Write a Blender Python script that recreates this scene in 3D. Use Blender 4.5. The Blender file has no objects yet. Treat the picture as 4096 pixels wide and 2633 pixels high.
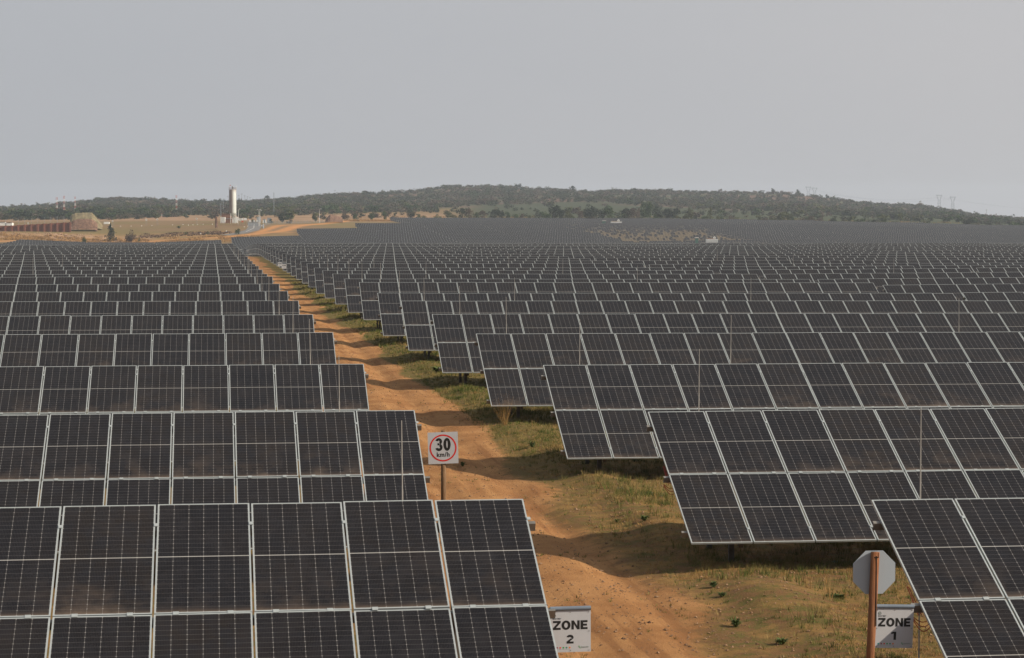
import bpy, math, random
import numpy as np
from mathutils import Vector, Matrix
R = math.radians
random.seed(7); rng = np.random.default_rng(7)
C = bpy.data.collections.new("scene"); bpy.context.scene.collection.children.link(C)
S = bpy.context.scene

# ------------------------------------------------------------------ camera, sky, sun
F = 8873.0; PSI = R(7.68); TH = R(2.71); CZ = 6.3; TAU = R(26.43)     # focal length in px of the 4096 px picture
CP, SP = math.cos(PSI), math.sin(PSI); HOR = 896.5
cam_d = bpy.data.cameras.new("camera"); cam = bpy.data.objects.new("camera", cam_d); C.objects.link(cam)
cam.location = (0, 0, CZ); cam.rotation_euler = (R(90) - TH, 0, -PSI)
cam_d.sensor_width = 36; cam_d.lens = 36 * F / 4096; cam_d.clip_start = .5; cam_d.clip_end = 20000
S.camera = cam
SUN_EL, SUN_AZ = R(31), R(113)      # azimuth of the sun, clockwise from +Y
w = bpy.data.worlds.new("World"); S.world = w; w.use_nodes = True
nt = w.node_tree; nt.nodes.clear()
sky = nt.nodes.new('ShaderNodeTexSky'); sky.sky_type = 'NISHITA'; sky.sun_disc = False
sky.sun_elevation = SUN_EL; sky.sun_rotation = SUN_AZ; sky.air_density = 1.0; sky.dust_density = 6.0; sky.ozone_density = 1.0
hs = nt.nodes.new('ShaderNodeHueSaturation'); hs.inputs['Saturation'].default_value = .22
mixw = nt.nodes.new('ShaderNodeMix'); mixw.data_type = 'RGBA'; mixw.inputs[0].default_value = .86
tcw = nt.nodes.new('ShaderNodeTexCoord'); sx_ = nt.nodes.new('ShaderNodeSeparateXYZ'); nt.links.new(tcw.outputs['Generated'], sx_.inputs[0])
def wm(op, a, b_, c=None):
    x = nt.nodes.new('ShaderNodeMath'); x.operation = op
    for i, v in enumerate((a, b_, c)):
        if v is None: continue
        if isinstance(v, (int, float)): x.inputs[i].default_value = v
        else: nt.links.new(v, x.inputs[i])
    return x.outputs[0]
sn = nt.nodes.new('ShaderNodeTexNoise'); sn.inputs['Scale'].default_value = 2.2; sn.inputs['Detail'].default_value = 5; sn.inputs['Roughness'].default_value = .5
smp = nt.nodes.new('ShaderNodeMapping'); smp.inputs['Scale'].default_value = (1, 1, 3.2); nt.links.new(tcw.outputs['Generated'], smp.inputs[0]); nt.links.new(smp.outputs[0], sn.inputs['Vector'])
east = wm('MULTIPLY_ADD', sx_.outputs[0], 1.0, .22)               # brighter towards the sun's side
low = wm('SUBTRACT', .42, wm('MULTIPLY', sx_.outputs[2], 1.25))   # and towards the horizon
gf = wm('ADD', wm('ADD', east, low), wm('MULTIPLY', wm('SUBTRACT', sn.outputs[0], .5), .55)); gfc = nt.nodes.new('ShaderNodeClamp'); nt.links.new(gf, gfc.inputs[0])
skc = nt.nodes.new('ShaderNodeMix'); skc.data_type = 'RGBA'; nt.links.new(gfc.outputs[0], skc.inputs[0]); skc.inputs[6].default_value = (4.2, 4.5, 4.95, 1); skc.inputs[7].default_value = (5.7, 5.62, 5.74, 1)   # the pale grey of the hazy sky
nt.links.new(skc.outputs[2], mixw.inputs[7])
bg = nt.nodes.new('ShaderNodeBackground'); bg.inputs[1].default_value = .081
ow = nt.nodes.new('ShaderNodeOutputWorld')
nt.links.new(sky.outputs[0], hs.inputs['Color']); nt.links.new(hs.outputs[0], mixw.inputs[6])
nt.links.new(mixw.outputs[2], bg.inputs[0]); nt.links.new(bg.outputs[0], ow.inputs[0])
sl = bpy.data.lights.new("sun", 'SUN'); sl.energy = 5.0; sl.angle = R(1.2); sl.color = (1, .87, .70)
so = bpy.data.objects.new("sun", sl); C.objects.link(so)
sd = Vector((math.sin(SUN_AZ) * math.cos(SUN_EL), math.cos(SUN_AZ) * math.cos(SUN_EL), math.sin(SUN_EL)))
so.rotation_euler = sd.to_track_quat('Z', 'Y').to_euler()
S.view_settings.view_transform = 'Standard'; S.view_settings.look = 'None'
S.view_settings.exposure = .34; S.view_settings.gamma = 1
S.render.resolution_x = 1024; S.render.resolution_y = 658
S.render.engine = 'CYCLES'
S.cycles.max_bounces = 5; S.cycles.diffuse_bounces = 2; S.cycles.glossy_bounces = 3; S.cycles.volume_bounces = 0; S.cycles.transparent_max_bounces = 8

# ------------------------------------------------------------------ helpers
def lin(c):
    return tuple(((v / 255) / 12.92 if v <= 10 else (((v / 255) + .055) / 1.055) ** 2.4) for v in c)
class G:                                            # small node-graph helper
    def __init__(s, name, rough=.8, spec=.3, metal=0.):
        s.m = bpy.data.materials.new(name); s.m.use_nodes = True; s.t = s.m.node_tree; s.t.nodes.clear()
        s.o = s.t.nodes.new('ShaderNodeOutputMaterial'); s.p = s.t.nodes.new('ShaderNodeBsdfPrincipled')
        s.p.inputs['Roughness'].default_value = rough; s.p.inputs['Specular IOR Level'].default_value = spec
        s.p.inputs['Metallic'].default_value = metal
        s.t.links.new(s.p.outputs[0], s.o.inputs[0])
    def n(s, ty, **k):
        x = s.t.nodes.new(ty)
        for a, b in k.items(): setattr(x, a, b)
        return x
    def put(s, sock, v):
        if hasattr(v, 'is_output') or isinstance(v, bpy.types.NodeSocket): s.t.links.new(v, sock)
        elif isinstance(v, (tuple, list)) and len(v) == 3 and sock.type == 'RGBA': sock.default_value = (*v, 1)
        else: sock.default_value = v
    def math(s, op, a, b=None, c=None, clamp=False):
        x = s.n('ShaderNodeMath', operation=op, use_clamp=clamp)
        for i, v in enumerate((a, b, c)):
            if v is not None: s.put(x.inputs[i], v)
        return x.outputs[0]
    def mix(s, f, a, b):
        x = s.n('ShaderNodeMix', data_type='RGBA'); s.put(x.inputs[0], f); s.put(x.inputs[6], a); s.put(x.inputs[7], b); return x.outputs[2]
    def noise(s, scale, detail=4, rough=.55, vec=None, dim='3D'):
        x = s.n('ShaderNodeTexNoise', noise_dimensions=dim); x.inputs['Scale'].default_value = scale; x.inputs['Detail'].default_value = detail
        x.inputs['Roughness'].default_value = rough
        if vec is not None: s.put(x.inputs['Vector'], vec)
        return x.outputs[0]
    def ramp(s, f, a, b):                            # smooth step from a to b
        x = s.n('ShaderNodeMapRange', interpolation_type='SMOOTHSTEP'); s.put(x.inputs[0], f)
        x.inputs[1].default_value = a; x.inputs[2].default_value = b; return x.outputs[0]
    def pos(s): return s.n('ShaderNodeNewGeometry').outputs['Position']
    def objc(s): return s.n('ShaderNodeTexCoord').outputs['Object']
    def bump(s, h, strength=.3, dist=.02):
        x = s.n('ShaderNodeBump'); x.inputs['Strength'].default_value = strength; x.inputs['Distance'].default_value = dist
        s.put(x.inputs['Height'], h); s.t.links.new(x.outputs[0], s.p.inputs['Normal'])
    def col(s, v): s.put(s.p.inputs['Base Color'], v); return s.m
def simple(name, rgb, rough=.7, spec=.3, metal=0., var=.25, scale=3., bump=0.):
    g = G(name, rough, spec, metal); n = g.noise(scale, 5, .6, g.objc())
    a = tuple(v * (1 - var) for v in rgb); b = tuple(min(1, v * (1 + var)) for v in rgb)
    if bump: g.bump(g.noise(scale * 8, 4, .6, g.objc()), bump, .01)
    return g.col(g.mix(g.ramp(n, .3, .7), a, b))

class MB:                                           # mesh builder
    def __init__(s): s.v = []; s.f = []; s.m = []; s.uv = {}
    def quad(s, pts, m=0, uv=None):
        i = len(s.v); s.v += [tuple(p) for p in pts]; s.f.append(tuple(range(i, i + len(pts)))); s.m.append(m)
        if uv: s.uv[len(s.f) - 1] = uv
        return s
    def box(s, x0, y0, z0, x1, y1, z1, m=0, M=None):
        i = len(s.v); P = [(x0, y0, z0), (x1, y0, z0), (x1, y1, z0), (x0, y1, z0), (x0, y0, z1), (x1, y0, z1), (x1, y1, z1), (x0, y1, z1)]
        if M is not None: P = [tuple(M @ Vector(p)) for p in P]
        s.v += P
        for f in ((0, 3, 2, 1), (4, 5, 6, 7), (0, 1, 5, 4), (1, 2, 6, 5), (2, 3, 7, 6), (3, 0, 4, 7)): s.f.append(tuple(i + k for k in f)); s.m.append(m)
        return s
    def tube(s, a, b, r, r2=None, n=8, m=0, caps=True):
        a = Vector(a); b = Vector(b); r2 = r if r2 is None else r2; d = (b - a).normalized()
        u = d.orthogonal().normalized(); v = d.cross(u); i = len(s.v)
        for p, q in ((a, r), (b, r2)):
            for k in range(n):
                t = 2 * math.pi * k / n; s.v.append(tuple(p + (u * math.cos(t) + v * math.sin(t)) * q))
        for k in range(n): s.f.append((i + k, i + (k + 1) % n, i + n + (k + 1) % n, i + n + k)); s.m.append(m)
        if caps: s.f.append(tuple(i + n - 1 - k for k in range(n))); s.m.append(m); s.f.append(tuple(i + n + k for k in range(n))); s.m.append(m)
        return s
    def lathe(s, prof, n=24, m=0, c=(0, 0, 0)):      # prof: (r, z)
        i = len(s.v)
        for r, z in prof:
            for k in range(n):
                t = 2 * math.pi * k / n; s.v.append((c[0] + r * math.cos(t), c[1] + r * math.sin(t), c[2] + z))
        for j in range(len(prof) - 1):
            for k in range(n):
                a = i + j * n; s.f.append((a + k, a + (k + 1) % n, a + n + (k + 1) % n, a + n + k)); s.m.append(m)
        return s
    def mesh(s, name, mats):
        me = bpy.data.meshes.new(name); me.from_pydata(s.v, [], s.f)
        for x in mats: me.materials.append(x)
        me.polygons.foreach_set('material_index', s.m)
        if s.uv:
            ul = me.uv_layers.new(name='UVMap')
            for fi, uv in s.uv.items():
                for k, li in enumerate(me.polygons[fi].loop_indices): ul.data[li].uv = uv[k]
        me.update(); return me
def obj(name, me, parent=None, loc=(0, 0, 0), rot=(0, 0, 0), scale=(1, 1, 1)):
    o = bpy.data.objects.new(name, me); C.objects.link(o); o.location = loc; o.rotation_euler = rot; o.scale = scale
    if parent is not None: o.parent = parent
    return o
def tag(o, label=None, cat=None, group=None, kind=None):
    for k, v in (('label', label), ('category', cat), ('group', group), ('kind', kind)):
        if v: o[k] = v
    return o
def thing(name, label, cat, loc, rz=0, group=None, rot=None):
    return tag(obj(name, None, None, loc, rot or (0, 0, rz)), label, cat, group)
def smooth(me): me.polygons.foreach_set('use_smooth', [True] * len(me.polygons)); return me

# ------------------------------------------------------------------ terrain
def sm(t): t = np.clip(t, 0, 1); return t * t * (3 - 2 * t)
def yz(y, d): return CZ + (HOR - y) * d / F         # height of a point seen at picture row y at distance d
COLX = [-1500, 0, 500, 925, 1500, 1900, 2400, 3100, 3600, 4096, 5600]
base = {
 0: [(390, 0), (450, -.8), (530, -1.6), (660, -3.2), (800, -4.2), (900, -4), (960, -3.2), (1000, -2.4), (1050, .5), (1090, 2.), (1110, 2.6), (1200, 5.5), (1300, 7.5)],
 500: [(390, 0), (450, -.8), (530, -1.6), (660, -3.8), (800, -5.3), (900, -5.2), (960, -4.9), (1000, -4.3), (1060, -1.6), (1100, 1.5), (1150, 3.8), (1200, 6.2), (1300, 7.9)],
 925: [(425, 0), (530, -1.4), (660, -4), (800, -5.5), (890, -4.9), (960, -4.), (1021, -2.2), (1060, .6), (1100, 2.7), (1150, 5.1), (1180, 6.6), (1210, 6.9), (1300, 7.9)],
 1500: [(430, 0), (530, -1.4), (660, -4), (800, -5.5), (890, -5), (937, -4.05), (1006, -1.35), (1133, 4.25), (1309, 7.5)],
 2400: [(430, 0), (530, -1.4), (660, -4), (800, -5.5), (890, -5), (937, -4.0), (1006, -1.6), (1133, 3.3), (1300, 6.4)],
 3100: [(430, 0), (530, -1.4), (660, -4), (800, -5.5), (890, -4.8), (948, -3.35), (1030, -.7), (1172, 3.65), (1300, 5.5)],
 3600: [(430, 0), (530, -1.4), (660, -4), (800, -5.5), (890, -4.9), (960, -3.6), (1100, .5), (1172, 2.4), (1290, 3.9)],
 4096: [(430, 0), (530, -1.4), (660, -4), (800, -5.5), (890, -5), (980, -3.9), (1073, -1.55), (1170, .45), (1260, 1.85)]}
base[1900] = [(430, 0), (530, -1.4), (660, -4), (800, -5.5), (890, -5), (937, -4.0), (1006, -1.5), (1133, 3.8), (1305, 7.)]; base[-1500] = base[0]; base[5600] = [(d, z - .8 * (d > 900)) for d, z in base[4096]]
hy = {-1500: (884, 872, 858, 850, 852), 0: (880, 864, 850, 836, 838), 500: (877, 856, 832, 804, 812), 925: (873, 854, 832, 812, 816), 1500: (869, 851, 818, 779, 795), 1900: (870, 848, 806, 749, 775),
      2400: (871, 846, 800, 763, 778), 3100: (880, 858, 824, 782, 792), 3600: (888, 872, 850, 824, 834), 4096: (905, 898, 888, 884, 868), 5600: (910, 905, 900, 895, 868)}
hd = (1450, 1700, 2150, 2650, 5600)
DD = np.concatenate([np.arange(0, 6100, 10.)])
prof = []
for c in COLX:
    pts = [(0, 0)] + base[c] + [(d, yz(y, d)) for d, y in zip(hd[:4], hy[c][:4])]
    zc = yz(hy[c][3], 2650)
    pts += [(2900, zc - 6), (3500, zc - 14), (4600, yz(hy[c][4], 4600) - 8), (5600, yz(hy[c][4], 5600)), (6100, yz(hy[c][4], 6100) - 20)]
    zz = np.interp(DD, [p[0] for p in pts], [p[1] for p in pts])
    k = np.ones(5) / 5; zs = np.convolve(np.pad(zz, 2, mode='edge'), k, 'valid'); prof.append(zs)
prof = np.array(prof)
def vnoise(x, y, s, seed=0):                        # value noise
    x = np.asarray(x) / s; y = np.asarray(y) / s; xi = np.floor(x).astype(int); yi = np.floor(y).astype(int); fx = sm(x - xi); fy = sm(y - yi)
    def h(a, b):
        n = (a * 374761393 + b * 668265263 + seed * 974711) & 0x7fffffff; n = ((n ^ (n >> 13)) * 1274126177) & 0x7fffffff
        return ((n ^ (n >> 16)) & 0xffff) / 65535.
    return (h(xi, yi) * (1 - fx) + h(xi + 1, yi) * fx) * (1 - fy) + (h(xi, yi + 1) * (1 - fx) + h(xi + 1, yi + 1) * fx) * fy
def ground(x, y, fine=True):
    x = np.asarray(x, float); y = np.asarray(y, float)
    d = x * SP + y * CP; l = x * CP - y * SP; dd = np.maximum(d, 30)
    px = np.clip(2048 + F * l / dd, -1500, 5600)
    ci = np.clip(np.searchsorted(COLX, px) - 1, 0, len(COLX) - 2); cx = np.array(COLX)
    t = sm((px - cx[ci]) / (cx[ci + 1] - cx[ci])); di = np.clip(dd / 10, 0, len(DD) - 2); i = di.astype(int); f = di - i
    za = prof[ci, i] * (1 - f) + prof[ci, i + 1] * f; zb = prof[ci + 1, i] * (1 - f) + prof[ci + 1, i + 1] * f
    z = za * (1 - t) + zb * t
    z = z - .2 * np.exp(-((x - 36) / 24) ** 2 - ((y - 120) / 75) ** 2)
    z = z + np.interp(y, [50, 72, 87, 102, 130, 160, 190, 205, 300, 430], [.03, .12, .16, .20, .20, .12, .05, 0, .05, 0]) + .04 * sm((y - 45) / 20) * sm((300 - y) / 100) * (x < 6)
    z = z + (vnoise(x, y, 110, 3) - .5) * 5 * sm((d - 1500) / 900)
    z = z + (vnoise(x, y, 38, 5) - .5) * 1.6 * sm((d - 1380) / 300)
    if fine:
        n = sm((260 - d) / 60)
        z = z + n * ((vnoise(x, y, 2.3, 1) - .5) * .07 + (vnoise(x, y, .8, 2) - .5) * .03)
        for c, a in ((5.35, .08), (7.1, .09)):       # wheel tracks worn into the road
            c2 = c + .25 * np.sin(y / 17.)
            z = z - n * a * np.exp(-((x - c2) / .33) ** 2) * (.5 + vnoise(x, y, 6, 9))
        z = z + n * .16 * sm((x - 8.3) / .9) * sm((10.6 - x) / 1.2) * (.3 + vnoise(x, y, 3, 4))
        z = z - n * .06
        # rubble bank on the far left
        bn = sm((620 - px) / 200) * np.exp(-((d - 1062) / 26) ** 2)
        z = z + bn * (vnoise(x, y, 3.2, 8) - .45) * 2.6
    return z
def gz(x, y, fine=False): return float(ground(x, y, fine))
def at(px, d):                                       # world x, y of a point seen at picture column px at distance d
    l = (px - 2048) / F * d; return (d * SP + l * CP, d * CP - l * SP)
def pxof(x, y): d = x * SP + y * CP; return 2048 + F * (x * CP - y * SP) / d, d

# materials -----------------------------------------------------------
def mat_ground():
    g = G('ground_soil', .95, .1); p = g.pos()
    at_ = g.n('ShaderNodeAttribute', attribute_name='tint'); tint = at_.outputs['Color']
    road = g.n('ShaderNodeAttribute', attribute_name='road').outputs['Fac']
    far = g.n('ShaderNodeAttribute', attribute_name='far').outputs['Fac']
    n1 = g.noise(.55, 6, .62, p); n2 = g.noise(3.1, 6, .65, p); n3 = g.noise(22, 5, .7, p); n4 = g.noise(90, 3, .6, p)
    soil = g.mix(g.ramp(n1, .35, .65), (.285, .134, .050), (.40, .208, .084))
    soil = g.mix(g.math('MULTIPLY', g.ramp(n3, .5, .75), .4), soil, (.52, .31, .15))
    soil = g.mix(g.math('MULTIPLY', g.ramp(n4, .50, .66), .6), soil, (.16, .075, .035))
    st = g.n('ShaderNodeMapping'); g.put(st.inputs[0], p); st.inputs['Scale'].default_value = (2.4, .12, 1); st.inputs['Rotation'].default_value = (0, 0, .03); n5 = g.noise(1., 5, .6, st.outputs[0])
    soil = g.mix(g.math('MULTIPLY', g.ramp(n5, .54, .64), .6), soil, (.20, .088, .034)); soil = g.mix(g.math('MULTIPLY', g.ramp(n5, .44, .34), .45), soil, (.50, .27, .11))
    gr = g.mix(g.ramp(n2, .42, .60), (.185, .098, .045), (.125, .100, .032))
    gr = g.mix(g.ramp(g.noise(1.1, 5, .7, p), .46, .62), gr, (.25, .145, .052))
    gr = g.mix(g.math('MULTIPLY', g.ramp(n3, .45, .7), .5), gr, (.06, .075, .014))
    yy = g.n('ShaderNodeSeparateXYZ'); g.put(yy.inputs[0], p); gf_ = g.ramp(yy.outputs[1], 42, 75)
    gr = g.mix(g.math('MULTIPLY', gf_, .75), gr, g.mix(g.ramp(n2, .35, .65), (.080, .086, .022), (.15, .105, .038)))
    edge = g.ramp(g.math('ADD', road, g.math('MULTIPLY', g.math('SUBTRACT', n2, .5), 1.5)), .25, .75)
    near = g.mix(edge, gr, soil)
    nf = g.noise(.11, 6, .6, p); nf2 = g.noise(.5, 4, .6, p)
    fc = g.n('ShaderNodeHueSaturation'); g.put(fc.inputs['Color'], tint)
    g.put(fc.inputs['Value'], g.math('ADD', .55, g.math('MULTIPLY', g.math('ADD', nf, nf2), .45)))
    n6 = g.noise(48, 4, .75, p); near = g.mix(g.math('MULTIPLY', g.ramp(n6, .56, .70), .45), near, (.12, .058, .026)); near = g.mix(g.math('MULTIPLY', g.ramp(n6, .40, .30), .35), near, (.50, .32, .18))
    g.bump(g.math('ADD', n3, g.math('MULTIPLY', n6, .6)), .8, .035)
    return g.col(g.mix(far, near, fc.outputs[0]))
M = {}
M['ground'] = mat_ground()
def mat_cells(name, frame_in_shader):
    g = G(name, .16, .16); uv = g.n('ShaderNodeUVMap', uv_map='UVMap').outputs[0]
    sp = g.n('ShaderNodeSeparateXYZ'); g.put(sp.inputs[0], uv); u, v = sp.outputs[0], sp.outputs[1]
    uw = g.math('MULTIPLY', u, 1.134); vw = g.math('MULTIPLY', v, 2.278)      # metres
    def lines(x, period, half, off):                # 1 on lines spaced by period
        a = g.math('ADD', g.math('SUBTRACT', x, off), period * 40.5); a = g.math('MODULO', a, period)
        a = g.math('ABSOLUTE', g.math('SUBTRACT', a, period / 2)); return g.math('LESS_THAN', a, half), a
    lv, av = lines(uw, .1822, .0033, .567); lh, ah = lines(vw, .0925, .0019, 1.139)
    mid = g.math('LESS_THAN', g.math('ABSOLUTE', g.math('SUBTRACT', vw, 1.139)), .008)
    dia = g.math('LESS_THAN', g.math('ADD', av, ah), .0105)
    bus, _ = lines(uw, .0182, .0012, .567)
    r = g.n('ShaderNodeObjectInfo').outputs['Random']; p = g.pos()
    if frame_in_shader:
        wn = g.n('ShaderNodeTexWhiteNoise', noise_dimensions='1D'); g.put(wn.inputs['W'], g.n('ShaderNodeAttribute', attribute_name='mod').outputs['Fac']); r = wn.outputs[0]
    nz = g.noise(4, 3, .6, p)
    c = g.mix(r, (.0045, .0042, .0058), (.0105, .0080, .0072))
    c = g.mix(g.ramp(nz, .3, .7), c, (.0095, .009, .011))
    c = g.mix(g.math('MULTIPLY', bus, .04), c, (.35, .33, .3))
    c = g.mix(g.math('MULTIPLY', lh, .12), c, (.50, .48, .46))
    c = g.mix(g.math('MULTIPLY', lv, .125), c, (.60, .58, .56))
    c = g.mix(g.math('MULTIPLY', dia, .20), c, (.62, .60, .58)); c = g.mix(g.math('MULTIPLY', mid, .42), c, (.62, .61, .58))
    dn = g.noise(1.7, 5, .65, p); dn2 = g.noise(26, 3, .7, p)
    dust = g.math('MULTIPLY', g.math('POWER', g.math('SUBTRACT', 1, v, clamp=True), 5.), g.ramp(dn, .42, .72))
    dust = g.math('ADD', g.math('MULTIPLY', g.math('MULTIPLY', dust, g.math('ADD', .35, g.math('MULTIPLY', r, .9))), .17), g.math('ADD', g.math('MULTIPLY', g.ramp(dn, .3, .8), .02), g.math('MULTIPLY', g.ramp(dn2, .55, .75), .018)))
    edge = g.math('MULTIPLY', g.math('POWER', g.math('SUBTRACT', 1, v, clamp=True), 60.), .45)
    c = g.mix(g.math('ADD', dust, edge, clamp=True), c, (.30, .22, .16))
    if frame_in_shader:
        e = g.math('MINIMUM', g.math('MINIMUM', uw, g.math('SUBTRACT', 1.134, uw)), g.math('MINIMUM', vw, g.math('SUBTRACT', 2.278, vw)))
        fr = g.math('LESS_THAN', e, .024); c = g.mix(fr, c, (.26, .28, .28))
        g.put(g.p.inputs['Roughness'], g.math('ADD', .16, g.math('MULTIPLY', fr, .25)))
    else: g.put(g.p.inputs['Roughness'], g.math('ADD', .12, g.math('MULTIPLY', dn, .16)))
    return g.col(c)
M['cells'] = mat_cells('solar_cells', False); M['cells_far'] = mat_cells('solar_cells_framed', True)
M['alu'] = simple('aluminium_frame', (.33, .36, .365), .42, .5, .15, .08, 9)
M['galv'] = simple('galvanised_steel', (.22, .205, .185), .55, .5, .5, .2, 6)
M['post'] = simple('dark_post_steel', (.10, .085, .075), .7, .4, .3, .3, 5)
M['back'] = simple('panel_backsheet', (.45, .45, .44), .6, .3, 0, .05, 3)
M['wire'] = simple('red_cable', (.35, .035, .02), .5)
M['rod'] = simple('rod_metal', (.40, .38, .35), .5, .4, .4, .15, 3)
def mat_wood(name, a, b):
    g = G(name, .8, .2); t = g.n('ShaderNodeMapping'); g.put(t.inputs[0], g.objc()); t.inputs['Scale'].default_value = (9, 9, .9)
    n = g.noise(5, 6, .7, t.outputs[0]); g.bump(n, .6, .01); n2 = g.noise(3, 3, .5, g.objc())
    return g.col(g.mix(g.ramp(n2, .35, .7), g.mix(g.ramp(n, .3, .7), a, b), tuple(v * .6 for v in b)))
M['wood_red'] = mat_wood('treated_pole', (.14, .050, .020), (.25, .105, .046)); M['wood_dark'] = mat_wood('weathered_pole', (.10, .055, .028), (.23, .14, .075))
M['crack'] = simple('wood_crack', (.02, .012, .008), .9)
def mat_board(name, rgb):
    g = G(name, .45, .4); n = g.noise(2.5, 5, .6, g.objc()); n2 = g.noise(40, 3, .6, g.objc())
    c = g.mix(g.math('MULTIPLY', g.ramp(n, .45, .75), .35), rgb, tuple(v * .72 for v in rgb)); return g.col(g.mix(g.math('MULTIPLY', g.ramp(n2, .66, .72), .4), c, (.3, .25, .2)))
M['white'] = mat_board('sign_white', (.39, .40, .425)); M['signback'] = mat_board('sign_back_metal', (.27, .31, .35))
M['black'] = simple('sign_black', (.012, .012, .012), .5, .3, 0, .1); M['red'] = simple('sign_red', (.50, .02, .015), .5, .3, 0, .15)
M['pvc'] = simple('grey_pvc', (.13, .16, .20), .45, .4, 0, .12)
for k, c in (('teal', (.02, .25, .25)), ('maroon', (.22, .04, .06)), ('orange', (.65, .16, .03)), ('green', (.04, .30, .07)), ('dteal', (.03, .2, .16)), ('redo', (.55, .07, .03)), ('ggrey', (.22, .26, .23))):
    M[k] = simple('ink_' + k, c, .5, .3, 0, .1)

# ------------------------------------------------------------------ ground sheet
def polyd(x, y, pts):
    best = np.full(np.shape(x), 1e9)
    for (x0, y0), (x1, y1) in zip(pts[:-1], pts[1:]):
        dx, dy = x1 - x0, y1 - y0; L2 = dx * dx + dy * dy; t = np.clip(((x - x0) * dx + (y - y0) * dy) / L2, 0, 1)
        best = np.minimum(best, np.hypot(x - x0 - t * dx, y - y0 - t * dy))
    return best
def gpt(px, y, d0=900, d1=1450):                     # ground point seen at picture (px, y)
    for d in np.arange(d0, d1, 2.):
        X, Y = at(px, d); z = gz(X, Y)
        if HOR + (CZ - z) * F / d <= y: return (X, Y)
    X, Y = at(px, d1); return (X, Y)
dirt_road = [gpt(*p) for p in ((-300, 972), (200, 967), (700, 959), (900, 951), (1040, 935), (1130, 925))] + [gpt(1190, 905), gpt(1300, 895), gpt(1390, 884)]
dirt_road2 = [gpt(*p) for p in ((1020, 938), (1120, 902), (1300, 899))]
tar_road = [gpt(1015, 893), gpt(1022, 906), gpt(1010, 922), gpt(960, 934), gpt(900, 941)]
def build_ground():
    r1 = [8.]
    while r1[-1] < 430: r1.append(r1[-1] * 1.013)
    ds = np.array(r1 + list(np.arange(436, 900, 12)) + list(np.arange(900, 1340, 4)) + list(np.arange(1350, 2750, 14)) + list(np.arange(2800, 6100, 100)))
    pxs = np.concatenate([np.linspace(-9000, -300, 30), np.arange(-282, 4400, 17), np.linspace(4420, 13000, 30)])
    D, P = np.meshgrid(ds, pxs, indexing='ij'); L = (P - 2048) / F * D
    X = D * SP + L * CP; Y = D * CP - L * SP; Z = ground(X, Y)
    nr, nc = D.shape; V = np.stack([X.ravel(), Y.ravel(), Z.ravel()], 1)
    i = np.arange(nr - 1)[:, None] * nc + np.arange(nc - 1)[None]; i = i.ravel(); Q = np.stack([i, i + 1, i + nc + 1, i + nc], 1)
    road = sm((8.75 - .35 * sm((Y - 40) / 20) + .3 * np.sin(Y / 9.) + (vnoise(X, Y, 4, 12) - .5) * 1.2 - X) / (1.9 - 1.1 * sm((Y - 40) / 30))) * sm((X - 3.0) / .8) * (Y < 560)
    far = sm((D - 560) / 250)
    tint = np.zeros((nr, nc, 3)); tan = np.array((.20, .135, .055)); olive = np.array((.155, .125, .045)); gold = np.array((.30, .175, .07))
    orange = np.array((.43, .205, .075)); meadow = np.array((.048, .058, .03)); redb = np.array((.115, .072, .05)); pink = np.array((.30, .19, .115)); green = np.array((.07, .078, .04))
    def bl(a, b, t): return a * (1 - t[..., None]) + b * t[..., None]
    n1 = vnoise(X, Y, 22, 21); n2 = vnoise(X, Y, 7, 22); n3 = vnoise(X, Y, 90, 23); n4 = vnoise(X, Y, 40, 24)
    tint[:] = (.19, .125, .062)
    tint = bl(tint, olive, sm((n1 - .4) / .3) * .7)
    tint = bl(tint, np.array((.17, .13, .075)), sm((P - 1700) / 300) * sm((1330 - D) / 20) * .8)
    lft = sm((1500 - P) / 200)
    tint = bl(tint, bl(np.broadcast_to(gold, tint.shape), tan, sm((n2 - .3) / .4)), lft * sm((D - 1000) / 30) * sm((1110 - D) / 20) * .8)
    tint = bl(tint, pink, lft * sm((640 - P) / 60) * sm((D - 1035) / 12) * sm((1092 - D) / 12) * (.35 + .65 * sm((n2 - .35) / .3)))
    tint = bl(tint, np.array((.13, .075, .04)), lft * sm((P - 560) / 60) * np.exp(-((D - 1090) / 9) ** 2) * .8 * sm((n2 - .2) / .4))
    tint = bl(tint, pink, sm((D - 1290) / 60) * sm((1950 - P) / 300) * sm((1650 - D) / 80) * (.35 + .65 * sm((n1 - .3) / .35)))
    tint = bl(tint, meadow, sm((D - 1330) / 60) * sm((P - 1750) / 200))
    hill = sm((D - 1650 - 250 * np.exp(-((P - 2250) / 380) ** 2) - 150 * n3) / 150)
    tint = bl(tint, bl(np.broadcast_to(green, tint.shape), redb, sm((n4 - .35) / .3)), hill)
    tint = bl(tint, np.array((.115, .08, .05)), hill * sm((1900 - P) / 500) * .6)
    dr = np.minimum(polyd(X, Y, dirt_road) - 3.4, polyd(X, Y, dirt_road2) - 2.4)
    tint = bl(tint, orange, sm((1.5 - dr) / 3) * (D > 900))
    tint = bl(tint, np.array((.40, .2, .075)), np.exp(-((D - 1340) / 14) ** 2) * sm((P - 1400) / 60) * sm((1600 - P) / 60))
    me = bpy.data.meshes.new('ground'); nb = len(V)
    # land beside and behind the camera
    bb = [(-9, 8.02), (9, 8.02), (500, 8.02), (500, -400), (-500, -400), (-500, 8.02)]
    bv = [(d * SP + l * CP, d * CP - l * SP, -.12) for l, d in bb]
    V = np.vstack([V, bv]); faces = Q.tolist() + [[nb + 5, nb + 4, nb + 3, nb + 2]]
    me.from_pydata(V.tolist(), [], faces); me.materials.append(M['ground']); smooth(me)
    a = me.attributes.new('tint', 'FLOAT_COLOR', 'POINT'); col = np.ones((len(V), 4)); col[:nb, :3] = tint.reshape(-1, 3); a.data.foreach_set('color', col.ravel())
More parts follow.
